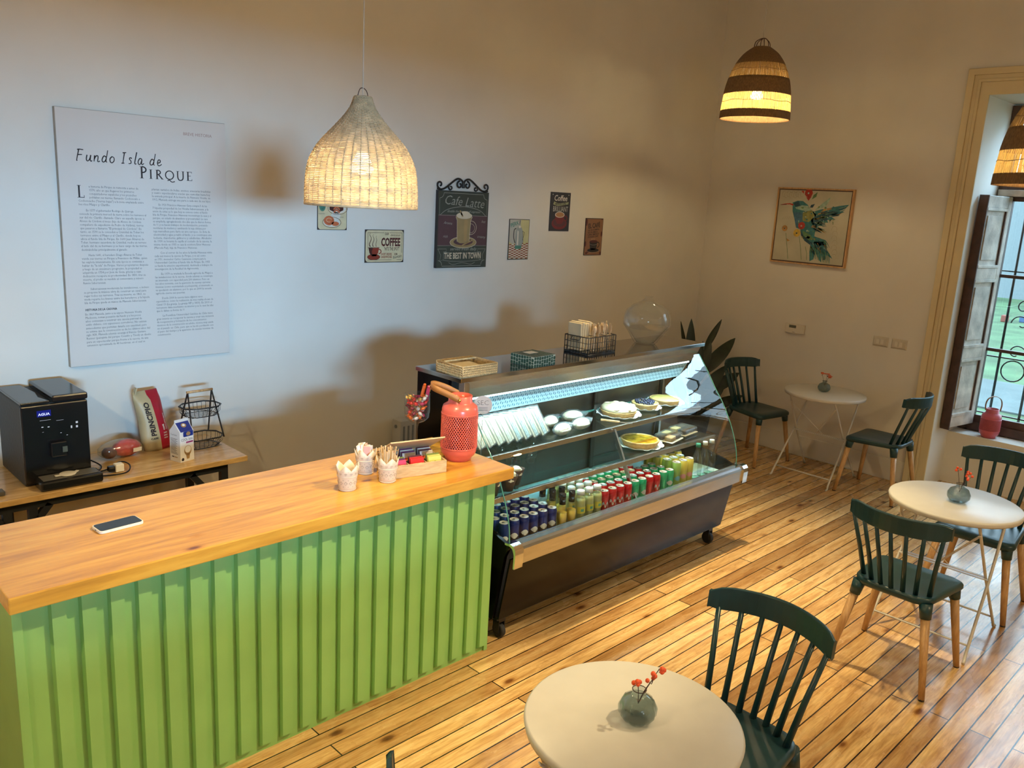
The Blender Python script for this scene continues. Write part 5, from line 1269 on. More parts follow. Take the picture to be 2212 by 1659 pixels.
# ------------------------------------------------------------------ wall fittings
t = thing('thermostat', 'small white thermostat with a dark display on the far wall', 'thermostat', (-0.001, -1.02, 1.113))
B('swr').box(-0.024, 0, -0.089, 0.089, -0.040, 0.040).build('thermostat_body', t, bevel=0.004)
B('lcd').box(-0.0255, -0.024, -0.012, 0.052, 0.006, 0.030).build('lcd_screen', t)
B('greyink').box(-0.0245, -0.024, -0.004, 0.020, -0.032, -0.029).build('name_strip', t)
for i, (y, tx) in enumerate(((-1.758, 'left of the two by the window casing'), (-1.906, 'right of the two, next to the window casing'))):
    t = thing('wall_switch', 'ivory double wall switch plate, '+tx, 'switch', (-0.001, y, 1.117), 0, 'wall switch plates')
    mb = B('swp'); mb.X = Matrix.Rotation(-PI/2, 4, 'Y'); mb.lathe([(0.001, 0)], 3) if 0 else None
    mb.X = Matrix.Identity(4); a, b = 0.062, 0.040
    v0 = [mb.v((0, y_, z_)) for y_, z_ in ((-a, -b), (a, -b), (a, b), (-a, b))]; v1 = [mb.v((-0.012, y_*0.78, z_*0.70)) for y_, z_ in ((-a, -b), (a, -b), (a, b), (-a, b))]
    mb.f([v1[3], v1[2], v1[1], v1[0]][::-1]); [mb.f([v0[k], v0[(k+1) % 4], v1[(k+1) % 4], v1[k]]) for k in range(4)]
    mb.build('switch_plate', t)
    for s in (-1, 1): B('swr').box(-0.017, -0.012, s*0.018-0.013, s*0.018+0.013, -0.020, 0.020).build('rocker', t, bevel=0.002)
# ------------------------------------------------------------------ potted plant in the corner
t = thing('potted_plant', 'dark leafy potted plant in the room corner behind the display case', 'plant', (-0.50, -0.40, 0))
B('pot').lathe([(0.11, 0), (0.15, 0.28), (0.155, 0.30), (0.14, 0.30), (0.135, 0.27), (0.001, 0.27)], 28, cap1=False).build('plant_pot', t)
def leaf(mb, base, tip, wd, bend=0.1, twist=0.0):
    base, tip = Vector(base), Vector(tip); d = tip-base; side = d.cross(Vector((-0.82, -0.55, 0.15))).normalized(); side = (Matrix.Rotation(twist, 3, d.normalized()) @ side)
    up = side.cross(d).normalized(); g = []
    for i in range(11):
        f = i/10; wv = wd*math.sin(PI*min(1, f**0.8))**0.8*(1 if f < 0.98 else 0.05)+0.002; c = base+d*f+up*bend*math.sin(PI*f)
        g.append([c-side*wv+up*0.015*abs(wv/wd), c, c+side*wv+up*0.015*abs(wv/wd)])
    mb.sheet(g)
lv = (((-0.13, 0.05, 0.80), (-0.262, 0.06, 1.13), 0.016, 0.02), ((-0.09, 0.04, 0.72), (-0.115, 0.05, 1.145), 0.042, 0.03), ((0.06, 0.0, 0.85), (0.335, 0.02, 1.115), 0.028, -0.02),
      ((0.02, 0.0, 0.62), (0.40, -0.10, 0.955), 0.060, 0.05), ((-0.02, 0.0, 0.55), (0.13, -0.02, 0.93), 0.055, 0.03), ((-0.06, -0.05, 0.42), (0.16, -0.18, 0.74), 0.060, 0.02),
      ((0.06, -0.05, 0.48), (0.33, -0.22, 0.66), 0.055, 0.06), ((-0.1, 0.0, 0.45), (-0.02, -0.03, 0.95), 0.050, 0.02), ((0.0, -0.05, 0.35), (0.10, -0.22, 0.55), 0.05, 0.05), ((0.05, -0.1, 0.35), (0.30, -0.30, 0.47), 0.045, 0.03), ((-0.1, 0.05, 0.4), (-0.28, 0.1, 0.75), 0.05, 0.03))
for b_, t_, wd, bd in lv:
    lf = MB().m('leaf'); leaf(lf, b_, t_, wd, bd); o = lf.build('leaf', t)
    B('leaf').tube(crom([(b_[0]*0.2, b_[1]*0.2, 0.26), (b_[0]*0.6, b_[1]*0.6, (0.26+b_[2])/2), b_], 3), 0.005, 5).build('stalk', o)
# ------------------------------------------------------------------ history poster
t = thing('wall_poster', 'tall white text panel headed Fundo Isla de Pirque on the back wall', 'poster', (0, 0, 0))
px0, px1, pz0, pz1 = -5.556, -4.730, 1.165, 2.396
B('posteredge').box(px0, px1, -0.030, -0.001, pz0, pz1).build('panel_core', t, bevel=0.002)
B('poster').box(px0+0.001, px1-0.001, -0.0345, -0.030, pz0+0.002, pz1-0.002).build('panel_face', t, bevel=0.001)
ar = Art((-5.546, -0.0345, 2.396), (1, 0, 0), off=0.0005)
ar.text('redink', 'BREVE HISTORIA', 0.588, -0.078, 0.0215, fit=0.152, bold=-0.0001)
SC_ = {   # hand lettered strokes on a unit grid, x advances
 'F': (0.62, [[(0.25, 1.0), (0.02, 0.0)], [(0.0, 0.0), (0.10, 0.01)], [(0.12, 0.95), (0.25, 1.0), (0.62, 0.98)], [(0.13, 0.52), (0.50, 0.55)]]),
 'u': (0.50, [[(0.12, 0.55), (0.05, 0.2), (0.10, 0.02), (0.25, 0.08), (0.40, 0.40), (0.43, 0.55)], [(0.43, 0.55), (0.36, 0.15), (0.42, 0.0), (0.52, 0.08)]]),
 'n': (0.52, [[(0.10, 0.55), (0.03, 0.0)], [(0.05, 0.2), (0.20, 0.48), (0.36, 0.52), (0.38, 0.35), (0.33, 0.05), (0.42, 0.0), (0.52, 0.08)]]),
 'd': (0.52, [[(0.40, 0.45), (0.22, 0.55), (0.05, 0.25), (0.08, 0.02), (0.25, 0.05), (0.40, 0.35), (0.56, 1.08)], [(0.40, 0.35), (0.36, 0.08), (0.46, 0.0)]]),
 'o': (0.48, [[(0.25, 0.55), (0.06, 0.35), (0.06, 0.08), (0.20, -0.02), (0.38, 0.15), (0.40, 0.42), (0.25, 0.55)]]),
 'I': (0.42, [[(0.28, 0.98), (0.10, 0.0)], [(0.12, 0.96), (0.44, 1.0)], [(-0.02, 0.0), (0.24, 0.02)]]),
 's': (0.38, [[(0.36, 0.50), (0.20, 0.55), (0.14, 0.42), (0.26, 0.25), (0.24, 0.04), (0.04, 0.0)]]),
 'l': (0.24, [[(0.30, 1.10), (0.10, 0.20), (0.12, 0.0), (0.22, 0.05)]]),
 'a': (0.50, [[(0.38, 0.48), (0.20, 0.54), (0.04, 0.25), (0.08, 0.0), (0.24, 0.05), (0.38, 0.48)], [(0.38, 0.45), (0.34, 0.08), (0.42, 0.0), (0.55, 0.12)]]),
 'e': (0.42, [[(0.06, 0.22), (0.30, 0.32), (0.30, 0.50), (0.16, 0.52), (0.05, 0.25), (0.12, 0.0), (0.30, 0.02), (0.44, 0.14)]]),
 ' ': (0.30, [])}
u = 0.071; S = 0.052
for ch_ in 'Fundo Isla de':
    ad, st = SC_[ch_]
    for k_ in st: ar.line('ink', [(u+p[0]*S*1.05, -0.237+p[1]*S) for p in (crom(k_, 4) if len(k_) > 2 else k_)], 0.0056, 0.0040)
    u += (ad+0.07)*S*1.185
# PIRQUE with serifs
def serif(ar, s, u, v, h, mt='ink', gap=0.09):
    W_ = {'P': 0.62, 'I': 0.34, 'R': 0.66, 'Q': 0.80, 'U': 0.74, 'E': 0.60, 'L': 0.58}
    th, tn, sf = h*0.13, h*0.055, h*0.05
    for c in s:
        w_ = W_[c]*h
        def st(x, w2=th): ar.rect(mt, x-w2/2, v, x+w2/2, v+h); 
        def sr(x, top=True, bot=True, wd=0.15*h):
            if bot: ar.rect(mt, x-wd, v, x+wd, v+sf*0.7)
            if top: ar.rect(mt, x-wd, v+h-sf*0.7, x+wd, v+h)
        x = u+0.16*h
        if c == 'P': st(x); sr(x); ar.ring(mt, x+0.06*h, v+h*0.735, 0.27*h, 0.24*h, th*0.8, -95, 95, 14)
        if c == 'I': st(x); sr(x)
        if c == 'R': st(x); sr(x); ar.ring(mt, x+0.06*h, v+h*0.745, 0.25*h, 0.23*h, th*0.8, -95, 95, 14); ar.line(mt, [(x+0.12*h, v+h*0.52), (x+0.48*h, v+0.01*h)], th*0.9); ar.rect(mt, x+0.38*h, v, x+0.60*h, v+sf*.7)
        if c == 'Q': ar.ring(mt, u+0.42*h, v+h*0.5, 0.37*h, 0.46*h, th*0.8, 0, 360, 28); ar.line(mt, crom([(u+0.22*h, v-0.12*h), (u+0.40*h, v-0.04*h), (u+0.62*h, v-0.24*h), (u+0.90*h, v-0.16*h)], 4), th*0.7)
        if c == 'U': ar.line(mt, crom([(x, v+h), (x, v+0.35*h), (x+0.10*h, v+0.05*h), (x+0.28*h, v+0.0*h), (x+0.44*h, v+0.10*h), (x+0.50*h, v+0.35*h), (x+0.50*h, v+h)], 4), th*0.85); sr(x, bot=False); sr(x+0.50*h, bot=False, wd=0.13*h)
        if c in 'EL':
            st(x); sr(x, top=True); ar.rect(mt, x, v, x+0.40*h, v+sf)
            ar.rect(mt, x+0.36*h, v, x+0.40*h, v+0.2*h)
            if c == 'E': ar.rect(mt, x, v+h-sf, x+0.36*h, v+h); ar.rect(mt, x, v+h*0.5, x+0.28*h, v+h*0.5+sf); ar.rect(mt, x+0.33*h, v+h*0.82, x+0.37*h, v+h)
        u += w_+gap*h
ar.ux = ar.ux*1.12; serif(ar, 'P', 0.362/1.12, -0.304, 0.058); ar.ux = ar.ux/1.12*1.22; serif(ar, 'IRQUE', 0.408/1.22, -0.304, 0.0455, gap=0.22); ar.ux = ar.ux/1.22
serif(ar, 'L', 0.066, -0.409, 0.058)
ar.build('title_lettering', t)
LC = [(0.119, -0.360, 'a historia de Pirque se remonta a antes de'), (0.120, -0.377, '1570, año en que llegaron los primeros'), (0.120, -0.394, 'conquistadores españoles y los picunches'), (0.120, -0.411, 'poblaban sus tierras, llamando Cochoncalo o'),
 (0.07, -0.428, 'Cochoncache ("tierras bajas") a la zona emplazada entre'), (0.07, -0.445, 'los ríos Maipo y Clarillo.'),
 (0.101, -0.473, 'En 1577 el gobernador Rodrigo de Quiroga'), (0.07, -0.490, 'concede la primera merced de tierra sobre los terrenos al'), (0.07, -0.507, 'sur del río Clarillo -llamado Claro en aquella época- a'), (0.07, -0.524, 'Alonso de Córdova el mozo (hijo de Alonso de Córdova'),
 (0.07, -0.541, 'compañero de expedición de Pedro de Valdivia), tierras'), (0.07, -0.558, 'que pasaron a llamarse "El principal de Córdova". En'), (0.07, -0.575, 'tanto, en 1590 se le conceden a Cristóbal de Tobar los'), (0.07, -0.592, 'terrenos entre el Maipo y el Clarillo, donde hoy se'), (0.07, -0.609, 'ubica el fundo Isla de Pirque. En 1600 Juan Álvarez de'),
 (0.07, -0.626, 'Tobar, hermano sacerdote de Cristóbal, recibe un terreno'), (0.07, -0.643, 'al lado del de su hermano y se hace cargo de las tierras,'), (0.07, -0.661, 'destinándolas principalmente al ganado.'),
 (0.101, -0.687, 'Hacia 1641, el heredero Diego Álvarez de Tobar'), (0.07, -0.704, 'vende sus tierras en Pirque a Francisco de Millán, quien'), (0.07, -0.721, 'las explota intensamente. En esta época se comienza a'), (0.07, -0.738, 'hablar de "la isla" de Pirque. Varios propietarios después'), (0.07, -0.755, 'y luego de un sinnúmero progresivo, la propiedad es'), (0.07, -0.772, 'adquirida en 1754 por José de Goza, gracias a cuya'), (0.07, -0.789, 'dedicación recupera su productividad. En 1830, tras su'), (0.07, -0.806, 'muerte, el predio es vendido al comerciante y minero'), (0.07, -0.823, 'Ramón Subercaseaux.'),
 (0.101, -0.852, 'Subercaseaux moderniza las instalaciones, e incluso'), (0.07, -0.869, 'se propone la titánica obra de construir un canal para'), (0.07, -0.886, 'regar todos sus terrenos. Tras su muerte, en 1863, su'), (0.07, -0.903, 'viuda reparte los bienes entre los herederos, y la hijuela'), (0.07, -0.920, 'Isla de Pirque queda en manos de Manuela Subercaseaux.'),
 (0.07, -0.977, 'En 1869 Manuela, junto a su esposo Nemesio Vicuña'), (0.07, -0.994, 'Mackenna, toman posesión del fundo y a los pocos'), (0.07, -1.011, 'años comienzan a construir una casona patronal de'), (0.07, -1.028, 'estilo chileno, con espaciosos corredores. No existen'), (0.07, -1.046, 'antecedentes que permitan datarla con exactitud, pero'), (0.07, -1.063, 'se estima que la construcción es de los últimos años del'), (0.07, -1.080, 'siglo XIX. Manuela además encarga al francés Gustave'), (0.07, -1.097, 'Renner (paisajista del parque Cousiño y Tivoli) un diseño'), (0.07, -1.115, 'para un espectacular parque frente a la casona, de una'), (0.07, -1.132, 'extensión aproximada de 40 hectáreas, en el cual se')]
RC = ['plantan castaños de Indias, encinos, araucarias brasileñas', 'y cuatro espectaculares acacias que custodian hasta hoy', 'la entrada principal. A la muerte de Nemesio Vicuña, en', '1912, Manuela entrega una parte a cada uno de sus hijos.', None,
 '>En 1920 Francisco Huneeus Gana compra 5 de las', '7 hijuelas propiedad de los Vicuña Subercaseaux, y la', 'unión de estas es lo que hoy se conoce como el fundo', 'Isla de Pirque. Francisco Huneeus reconstruye la casa y el', 'parque, en estado de abandono y precariedad. La casa', 'es ampliada, agregándosele dos alas que le dieron forma', 'de U, y se hacen trabajos de modernización, poniendo', 'molduras de madera y cambiando la teja chilena por', 'teja marsellesa para darle un aire europeo. Se dota de', 'electricidad y agua potable al fundo, y se construyen una', 'lechería, chancherías, gallineros y caballerizas. Alrededor', 'de 1930 se levanta la capilla al costado de la casona, la', 'misma donde en 1935 se casa la escritora Ester Huneeus', '(Marcela Paz), hija de Francisco Huneeus.', None,
 '>Con el correr de los años la familia Huneeus visita', 'cada vez menos la casona de Pirque, y es así como', 'en 1951, monseñor Carlos Casanueva compra para la', 'Universidad Católica el fundo Isla de Pirque. En 1955', 'se funda la estación experimental, destinada a trabajos de', 'investigación de la Facultad de Agronomía.', None,
 '>En 1979 se traslada la Escuela agrícola de Maipú a', 'las instalaciones de la casona, donde además se construye', 'un internado con capacidad para 200 alumnos. Pero en', 'los años noventa, con la aparición de nuevas carreras', 'técnicas (como secretariado y peluquería), el internado se', 'va quedando sin alumnos, por lo que en 2000 la escuela', 'agrícola cierra sus puertas.', None,
 '>Desde 2000 la casona tiene algunos usos', 'esporádicos, como la realización de tres reality shows de', 'Canal 13 (La granja, La granja VIP y 1810). En 2010 el', 'terremoto daña muchísimo su interior y se le caen las alas', 'que le daban su forma de U.', None,
 '>La Pontificia Universidad Católica de Chile tiene', 'gran interés en recuperar la casona y crear una instancia', 'de recuperación y formación de los conocimientos', 'técnicos de la construcción en adobe, técnica muy usada', 'en el pasado en Chile, pero que se ha ido perdiendo con', 'el paso del tiempo y la aparición de nuevas técnicas de', 'construcción.']
ar = Art((-5.546, -0.0345, 2.396), (1, 0, 0), off=0.0005)
KX = 0.00555
for a_, b_, s in LC: ar.text('greyink', s, a_, b_, 0.0152, fit=min(0.385-a_, len(s)*KX), res=1)
ar.text('ink', 'HISTORIA DE LA CASONA', 0.072, -0.955, 0.0150, fit=0.150, res=1, bold=0.0004)
v = -0.360
for s in RC:
    if s is None: v -= 0.0085; continue
    ind = 0.031 if s[0] == '>' else 0; s = s.lstrip('>')
    ar.text('greyink', s, 0.418+ind, v, 0.0152, fit=min(0.308-ind, len(s)*KX), res=1); v -= 0.01672
ar.build('body_text', t)

# ------------------------------------------------------------------ tin signs
flat('s_cream', (0.62, 0.54, 0.34), 0.4, 0.08); flat('s_black', (0.02, 0.016, 0.018), 0.4); flat('s_redbrown', (0.26, 0.035, 0.02), 0.4); flat('s_maroon', (0.085, 0.018, 0.02), 0.4)
flat('s_chalk', (0.30, 0.32, 0.28), 0.7); flat('s_slate', (0.035, 0.045, 0.035), 0.6); flat('s_plum', (0.075, 0.035, 0.045), 0.6); flat('s_latte', (0.30, 0.22, 0.10), 0.6); flat('s_foam', (0.60, 0.52, 0.38), 0.6); flat('s_gold', (0.36, 0.24, 0.10), 0.6)
flat('s_teal', (0.06, 0.22, 0.17), 0.5); flat('s_orange', (0.52, 0.13, 0.05), 0.5); flat('s_white', (0.66, 0.62, 0.54), 0.5); flat('s_chocol', (0.06, 0.015, 0.015), 0.4); flat('s_yellow', (0.55, 0.50, 0.24), 0.5); flat('s_grey', (0.30, 0.33, 0.30), 0.4); flat('s_pale', (0.45, 0.44, 0.38), 0.5); flat('s_tan', (0.26, 0.13, 0.075), 0.5); flat('s_crema', (0.40, 0.20, 0.08), 0.5); flat('s_ribbon', (0.30, 0.32, 0.17), 0.5); flat('s_cup', (0.16, 0.012, 0.012), 0.4)
def sign(name, label, x0, x1, z0, z1, face='s_cream', th=0.004, rot=0):
    cx, cz = (x0+x1)/2, (z0+z1)/2
    t = thing(name, label, 'sign', (cx, -0.001, cz)); t.rotation_euler = (0, rot, 0)
    a, b = (x1-x0)/2, (z1-z0)/2
    B('s_black').box(-a, a, -th, 0, -b, b).build('sign_board', t)
    return t, Art((-a, -th, -b), (1, 0, 0), off=0.0004), 2*a, 2*b
# cakes sign
t, ar, w_, h_ = sign('tin_sign', 'small cream tin sign with drawn cakes, half hidden by the wicker lamp', -4.153, -3.949, 1.849, 2.150)
ar.rrect('s_cream', 0.003, 0.003, w_-0.003, h_-0.003, 0.018); ar.layer(2)
ar.disc('s_teal', 0.033, 0.138, 0.022, 0.030); ar.ring('s_cream', 0.033, 0.138, 0.013, 0.017, 0.002)
ar.ring('s_maroon', 0.138, 0.128, 0.068, 0.036, 0.0025); ar.layer(2).disc('s_white', 0.138, 0.126, 0.058, 0.028); ar.layer(3).poly('s_chocol', [(0.080, 0.185), (0.180, 0.185), (0.178, 0.118), (0.155, 0.108), (0.130, 0.128), (0.108, 0.108), (0.082, 0.118)])
ar.layer(4)
for k in range(4): ar.poly('s_orange', [(0.130, 0.180-k*0.018), (0.108, 0.162-k*0.018), (0.110, 0.152-k*0.018), (0.130, 0.168-k*0.018), (0.152, 0.152-k*0.018), (0.154, 0.162-k*0.018)])
ar.layer(2).disc('s_white', 0.125, 0.082, 0.034, 0.024); ar.ring('s_maroon', 0.098, 0.045, 0.064, 0.031, 0.0025); ar.layer(3).disc('s_white', 0.098, 0.045, 0.058, 0.027); ar.layer(4).disc('s_orange', 0.078, 0.055, 0.036, 0.028); ar.disc('s_orange', 0.122, 0.037, 0.026, 0.013); ar.layer(5).ring('s_cream', 0.078, 0.058, 0.018, 0.012, 0.0025, 20, 300); ar.ring('s_redbrown', 0.078, 0.058, 0.026, 0.018, 0.002, 200, 380)
ar.layer(2).text('greyink', 'el pastelito', 0.006, 0.092, 0.010, shear=0.3); ar.text('greyink', 'chantilly', 0.150, 0.074, 0.009, shear=0.3)
ar.disc('s_orange', 0.1, 0.23, 0.05, 0.03); ar.text('s_maroon', 'CAKES', 0.04, 0.265, 0.022)
ar.build('printed_face', t)
# delicious coffee sign
t, ar, w_, h_ = sign('tin_sign', 'landscape cream tin sign with steaming red cup reading COFFEE, right of the wicker lamp', -3.814, -3.514, 1.649, 1.855)
ar.rrect('s_cream', 0.004, 0.004, w_-0.004, h_-0.004, 0.02); ar.layer(2)
for p in ([(0.02, 0.187), (0.145, 0.187)], [(0.185, 0.187), (0.285, 0.187)], [(0.02, 0.075), (0.02, 0.187)], [(0.285, 0.06), (0.285, 0.187)], [(0.02, 0.017), (0.205, 0.017)], [(0.245, 0.017), (0.285, 0.017)]): ar.line('s_chocol', p, 0.002)
ar.text('s_chocol', 'OUR', 0.150, 0.172, 0.024, fit=0.030, bold=0.0004); ar.text('s_chocol', 'delicious', 0.192, 0.166, 0.020, shear=0.3, fit=0.080)
ar.text('s_maroon', 'COFFEE', 0.122, 0.105, 0.070, fit=0.150, bold=0.003); ar.text('s_chocol', '"HITS THE SPOT"', 0.145, 0.076, 0.030, fit=0.120, bold=0.0003)
ar.text('s_redbrown', 'SHORT ORDERS', 0.122, 0.046, 0.020, fit=0.085, bold=0.0004); ar.text('s_redbrown', 'SANDWICHES', 0.122, 0.028, 0.020, fit=0.085, bold=0.0004); ar.text('s_chocol', 'OR', 0.226, 0.046, 0.018, bold=0.0004); ar.text('s_chocol', 'fountain', 0.216, 0.022, 0.026, rot=10, shear=0.35, fit=0.070)
ar.poly('s_redbrown', [(0.026, 0.092), (0.106, 0.092), (0.100, 0.060), (0.084, 0.040), (0.050, 0.040), (0.034, 0.060)]); ar.disc('s_redbrown', 0.066, 0.035, 0.048, 0.018)
ar.layer(3).poly('s_chocol', [(0.026, 0.092), (0.060, 0.092), (0.052, 0.070), (0.055, 0.045), (0.050, 0.042), (0.034, 0.060)]); ar.line('s_chocol', [(0.022, 0.094), (0.110, 0.094)], 0.003); ar.ring('s_redbrown', 0.106, 0.070, 0.016, 0.013, 0.006, -100, 100); ar.ring('s_chocol', 0.066, 0.035, 0.048, 0.018, 0.002)
for x, s_ in ((0.040, 1.0), (0.062, 0.75), (0.085, 0.5)): ar.line('s_chocol', crom([(x, 0.100), (x-0.008*s_, 0.115), (x+0.006*s_, 0.130+0.02*s_), (x-0.006*s_, 0.145+0.03*s_), (x+0.002, 0.150+0.035*s_)], 5), 0.007*s_, 0.001)
ar.build('printed_face', t)
# latte board
t, ar, w_, h_ = sign('cafe_board', 'large dark Cafe Latte board with a scrolled black iron crest', -3.255, -2.798, 1.606, 2.120, th=0.022)
ar.rect('s_slate', 0.004, 0.003, w_-0.004, h_-0.003); ar.layer(2).rect('s_plum', 0.008, 0.150, w_-0.008, 0.355); 
def fr(pts, w2=0.003): ar.line('s_chalk', pts, w2)
ar.layer(3)
ar.poly('s_slate', [(0.008, 0.355)]+[(0.228+0.20*math.cos(R(a)), 0.345+0.055*math.sin(R(a))) for a in range(170, 9, -16)]+[(w_-0.008, 0.355), (w_-0.008, 0.36), (0.008, 0.36)]) if 0 else None
fr(crom([(0.022, 0.352), (0.09, 0.392), (0.23, 0.412), (0.37, 0.392), (0.435, 0.352)], 5)); fr([(0.008, 0.352), (w_-0.008, 0.352)], 0.002)
for cx, cz in ((0, h_), (w_, h_), (0, 0), (w_, 0)):
    sx = 1 if cx == 0 else -1; sz = 1 if cz == 0 else -1
    fr([(cx+sx*(0.030+0.034*math.cos(R(a))), cz+sz*(0.008+0.034*math.sin(R(a)))) for a in range(90, -1, -15)] if 0 else [(cx+sx*(0.018+0.032*math.cos(R(a))), cz+sz*(0.018+0.032*math.sin(R(a)))) for a in range(0, 91, 15)])
fr([(0.050, h_-0.016), (w_-0.050, h_-0.016)]); fr([(0.016, h_-0.050), (0.016, 0.352)], 0.002); fr([(w_-0.016, h_-0.050), (w_-0.016, 0.352)], 0.002)
ar.text('s_chalk', 'Cafe Latte', 0.050, 0.425, 0.088, shear=0.28, fit=0.365, rot=-3, bold=-0.0006)
ar.text('s_chalk', 'double the amount of espresso', 0.082, 0.372, 0.024, shear=0.3, fit=0.30)
# cup
ar.layer(3).disc('s_latte', 0.235, 0.172, 0.120, 0.038); ar.layer(4).disc('s_plum', 0.235, 0.176, 0.088, 0.024); ar.ring('s_foam', 0.235, 0.172, 0.120, 0.038, 0.003)
ar.layer(5).poly('s_latte', [(0.178, 0.178), (0.205, 0.166), (0.262, 0.166), (0.288, 0.178), (0.296, 0.320), (0.310, 0.345), (0.160, 0.345), (0.172, 0.320)])
ar.layer(6).poly('s_gold', [(0.238, 0.180), (0.262, 0.180), (0.270, 0.325), (0.236, 0.325)]); ar.line('s_foam', [(0.160, 0.345), (0.172, 0.320), (0.178, 0.178)], 0.003); ar.line('s_foam', [(0.310, 0.345), (0.296, 0.320), (0.288, 0.178)], 0.003)
ar.disc('s_foam', 0.235, 0.352, 0.072, 0.022); ar.layer(7).disc('s_foam', 0.240, 0.366, 0.045, 0.016); ar.line('s_gold', [(0.195, 0.385), (0.222, 0.345)], 0.012)
ar.layer(5); ar.ring('s_foam', 0.300, 0.272, 0.050, 0.046, 0.003, -110, 100); ar.ring('s_foam', 0.300, 0.268, 0.034, 0.030, 0.002, -110, 100); ar.line('s_gold', [(0.225, 0.152), (0.315, 0.186)], 0.008)
for s_, x, y in (('Aroma', 0.055, 0.295), ('hot', 0.395, 0.308), ('rich', 0.052, 0.205), ('creamy', 0.360, 0.205)): ar.text('s_chalk', s_, x, y, 0.026, shear=0.3, rot=-4)
ar.layer(3); fr([(0.008, 0.150), (w_-0.008, 0.150)], 0.002); ar.text('s_chalk', 'served fresh daily', 0.118, 0.118, 0.030, shear=0.3, fit=0.245)
ar.text('s_foam', 'THE BEST IN TOWN', 0.068, 0.062, 0.058, fit=0.335, bold=0.0012)
fr(crom([(0.062, 0.108), (0.15, 0.100), (0.31, 0.100), (0.405, 0.108)], 4), 0.002); fr(crom([(0.062, 0.052), (0.15, 0.044), (0.31, 0.044), (0.405, 0.052)], 4), 0.002)
for sx, x in ((1, 0.012), (-1, w_-0.012)): fr([(x, 0.128), (x+sx*0.075, 0.128), (x+sx*0.075, 0.112), (x+sx*0.052, 0.104), (x+sx*0.052, 0.056), (x+sx*0.020, 0.046), (x+sx*0.028, 0.085), (x, 0.128)], 0.002)
fr(crom([(0.11, 0.036), (0.15, 0.022), (0.23, 0.034), (0.31, 0.022), (0.35, 0.036)], 4), 0.002); fr([(0.05, 0.012), (w_-0.05, 0.012)])
ar.build('printed_face', t)
mb = B('black'); Z0 = h_/2; 
def sp(cx, cz, r, a0, turns, fl=1): return [(cx+fl*r*(1-0.68*i/20)*math.cos(a0+turns*2*PI*i/20), -0.011, cz+r*(1-0.68*i/20)*math.sin(a0+turns*2*PI*i/20)) for i in range(21)]
for fl in (1, -1):
    mb.tube(crom([(fl*0.225, -0.011, Z0+0.008), (fl*0.190, -0.011, Z0+0.006), (fl*0.150, -0.011, Z0+0.020), (fl*0.075, -0.011, Z0+0.070), (fl*0.040, -0.011, Z0+0.080), (fl*0.008, -0.011, Z0+0.062), (fl*0.004, -0.011, Z0+0.02)], 5), 0.0065, 8)
    mb.tube(sp(fl*0.205, Z0+0.036, 0.026, -PI/2, 0.95, fl), 0.006, 8); mb.tube(sp(fl*0.034, Z0+0.040, 0.026, PI/2, -0.95, fl), 0.006, 8); mb.tube(sp(fl*0.112, Z0+0.020, 0.018, 0.4, -0.9, fl), 0.005, 8)
mb.build('iron_crest', t)
# perk sign
t, ar, w_, h_ = sign('tin_sign', 'narrow tin sign reading PERK with a coffee pot on checked cloth', -2.566, -2.358, 1.652, 1.945, rot=R(0))
ar.rect('s_yellow', 0.004, 0.006, w_-0.004, h_-0.004); ar.layer(2).poly('s_pale', [(0.004, h_-0.004), (0.12, h_-0.004), (0.095, 0.16), (0.05, 0.11), (0.004, 0.13)])
ar.layer(3)
for i in range(8):
    for j in range(13):
        if (i+j) % 2: 
            u0 = 0.006+i*0.0245+(j % 2)*0; v0 = 0.007+j*0.0088; 
            if v0 < 0.108+0.018*(i/8): ar.poly('s_redbrown', [(u0, v0), (u0+0.0235, v0+0.001), (u0+0.0235, v0+0.0085), (u0, v0+0.0078)])
            else: pass
        else: 
            u0 = 0.006+i*0.0245; v0 = 0.007+j*0.0088
            if v0 < 0.108: ar.poly('s_white', [(u0, v0), (u0+0.0235, v0+0.001), (u0+0.0235, v0+0.0085), (u0, v0+0.0078)])
ar.layer(4).poly('s_grey', [(0.068, 0.098), (0.130, 0.098), (0.148, 0.130), (0.138, 0.210), (0.126, 0.232), (0.080, 0.232), (0.072, 0.210), (0.064, 0.130)]); ar.poly('s_grey', [(0.085, 0.232), (0.122, 0.232), (0.112, 0.258), (0.098, 0.258)]); ar.line('s_black', [(0.105, 0.258), (0.105, 0.285)], 0.006)
ar.layer(5).poly('s_white', [(0.082, 0.105), (0.098, 0.105), (0.096, 0.205), (0.084, 0.215)]); ar.disc('s_white', 0.105, 0.238, 0.012, 0.010); ar.poly('s_teal', [(0.066, 0.078), (0.128, 0.078), (0.134, 0.102), (0.064, 0.102)]); ar.line('s_black', crom([(0.070, 0.225), (0.050, 0.215), (0.048, 0.16), (0.066, 0.120)], 4), 0.007); ar.line('s_black', [(0.136, 0.205), (0.156, 0.200), (0.142, 0.14)], 0.004); ar.line('s_black', [(0.130, 0.100), (0.148, 0.130), (0.138, 0.210)], 0.002)
ar.text('s_teal', 'PERK', 0.014, 0.232, 0.040, rot=16, fit=0.088, bold=0.0006); ar.build('printed_face', t)
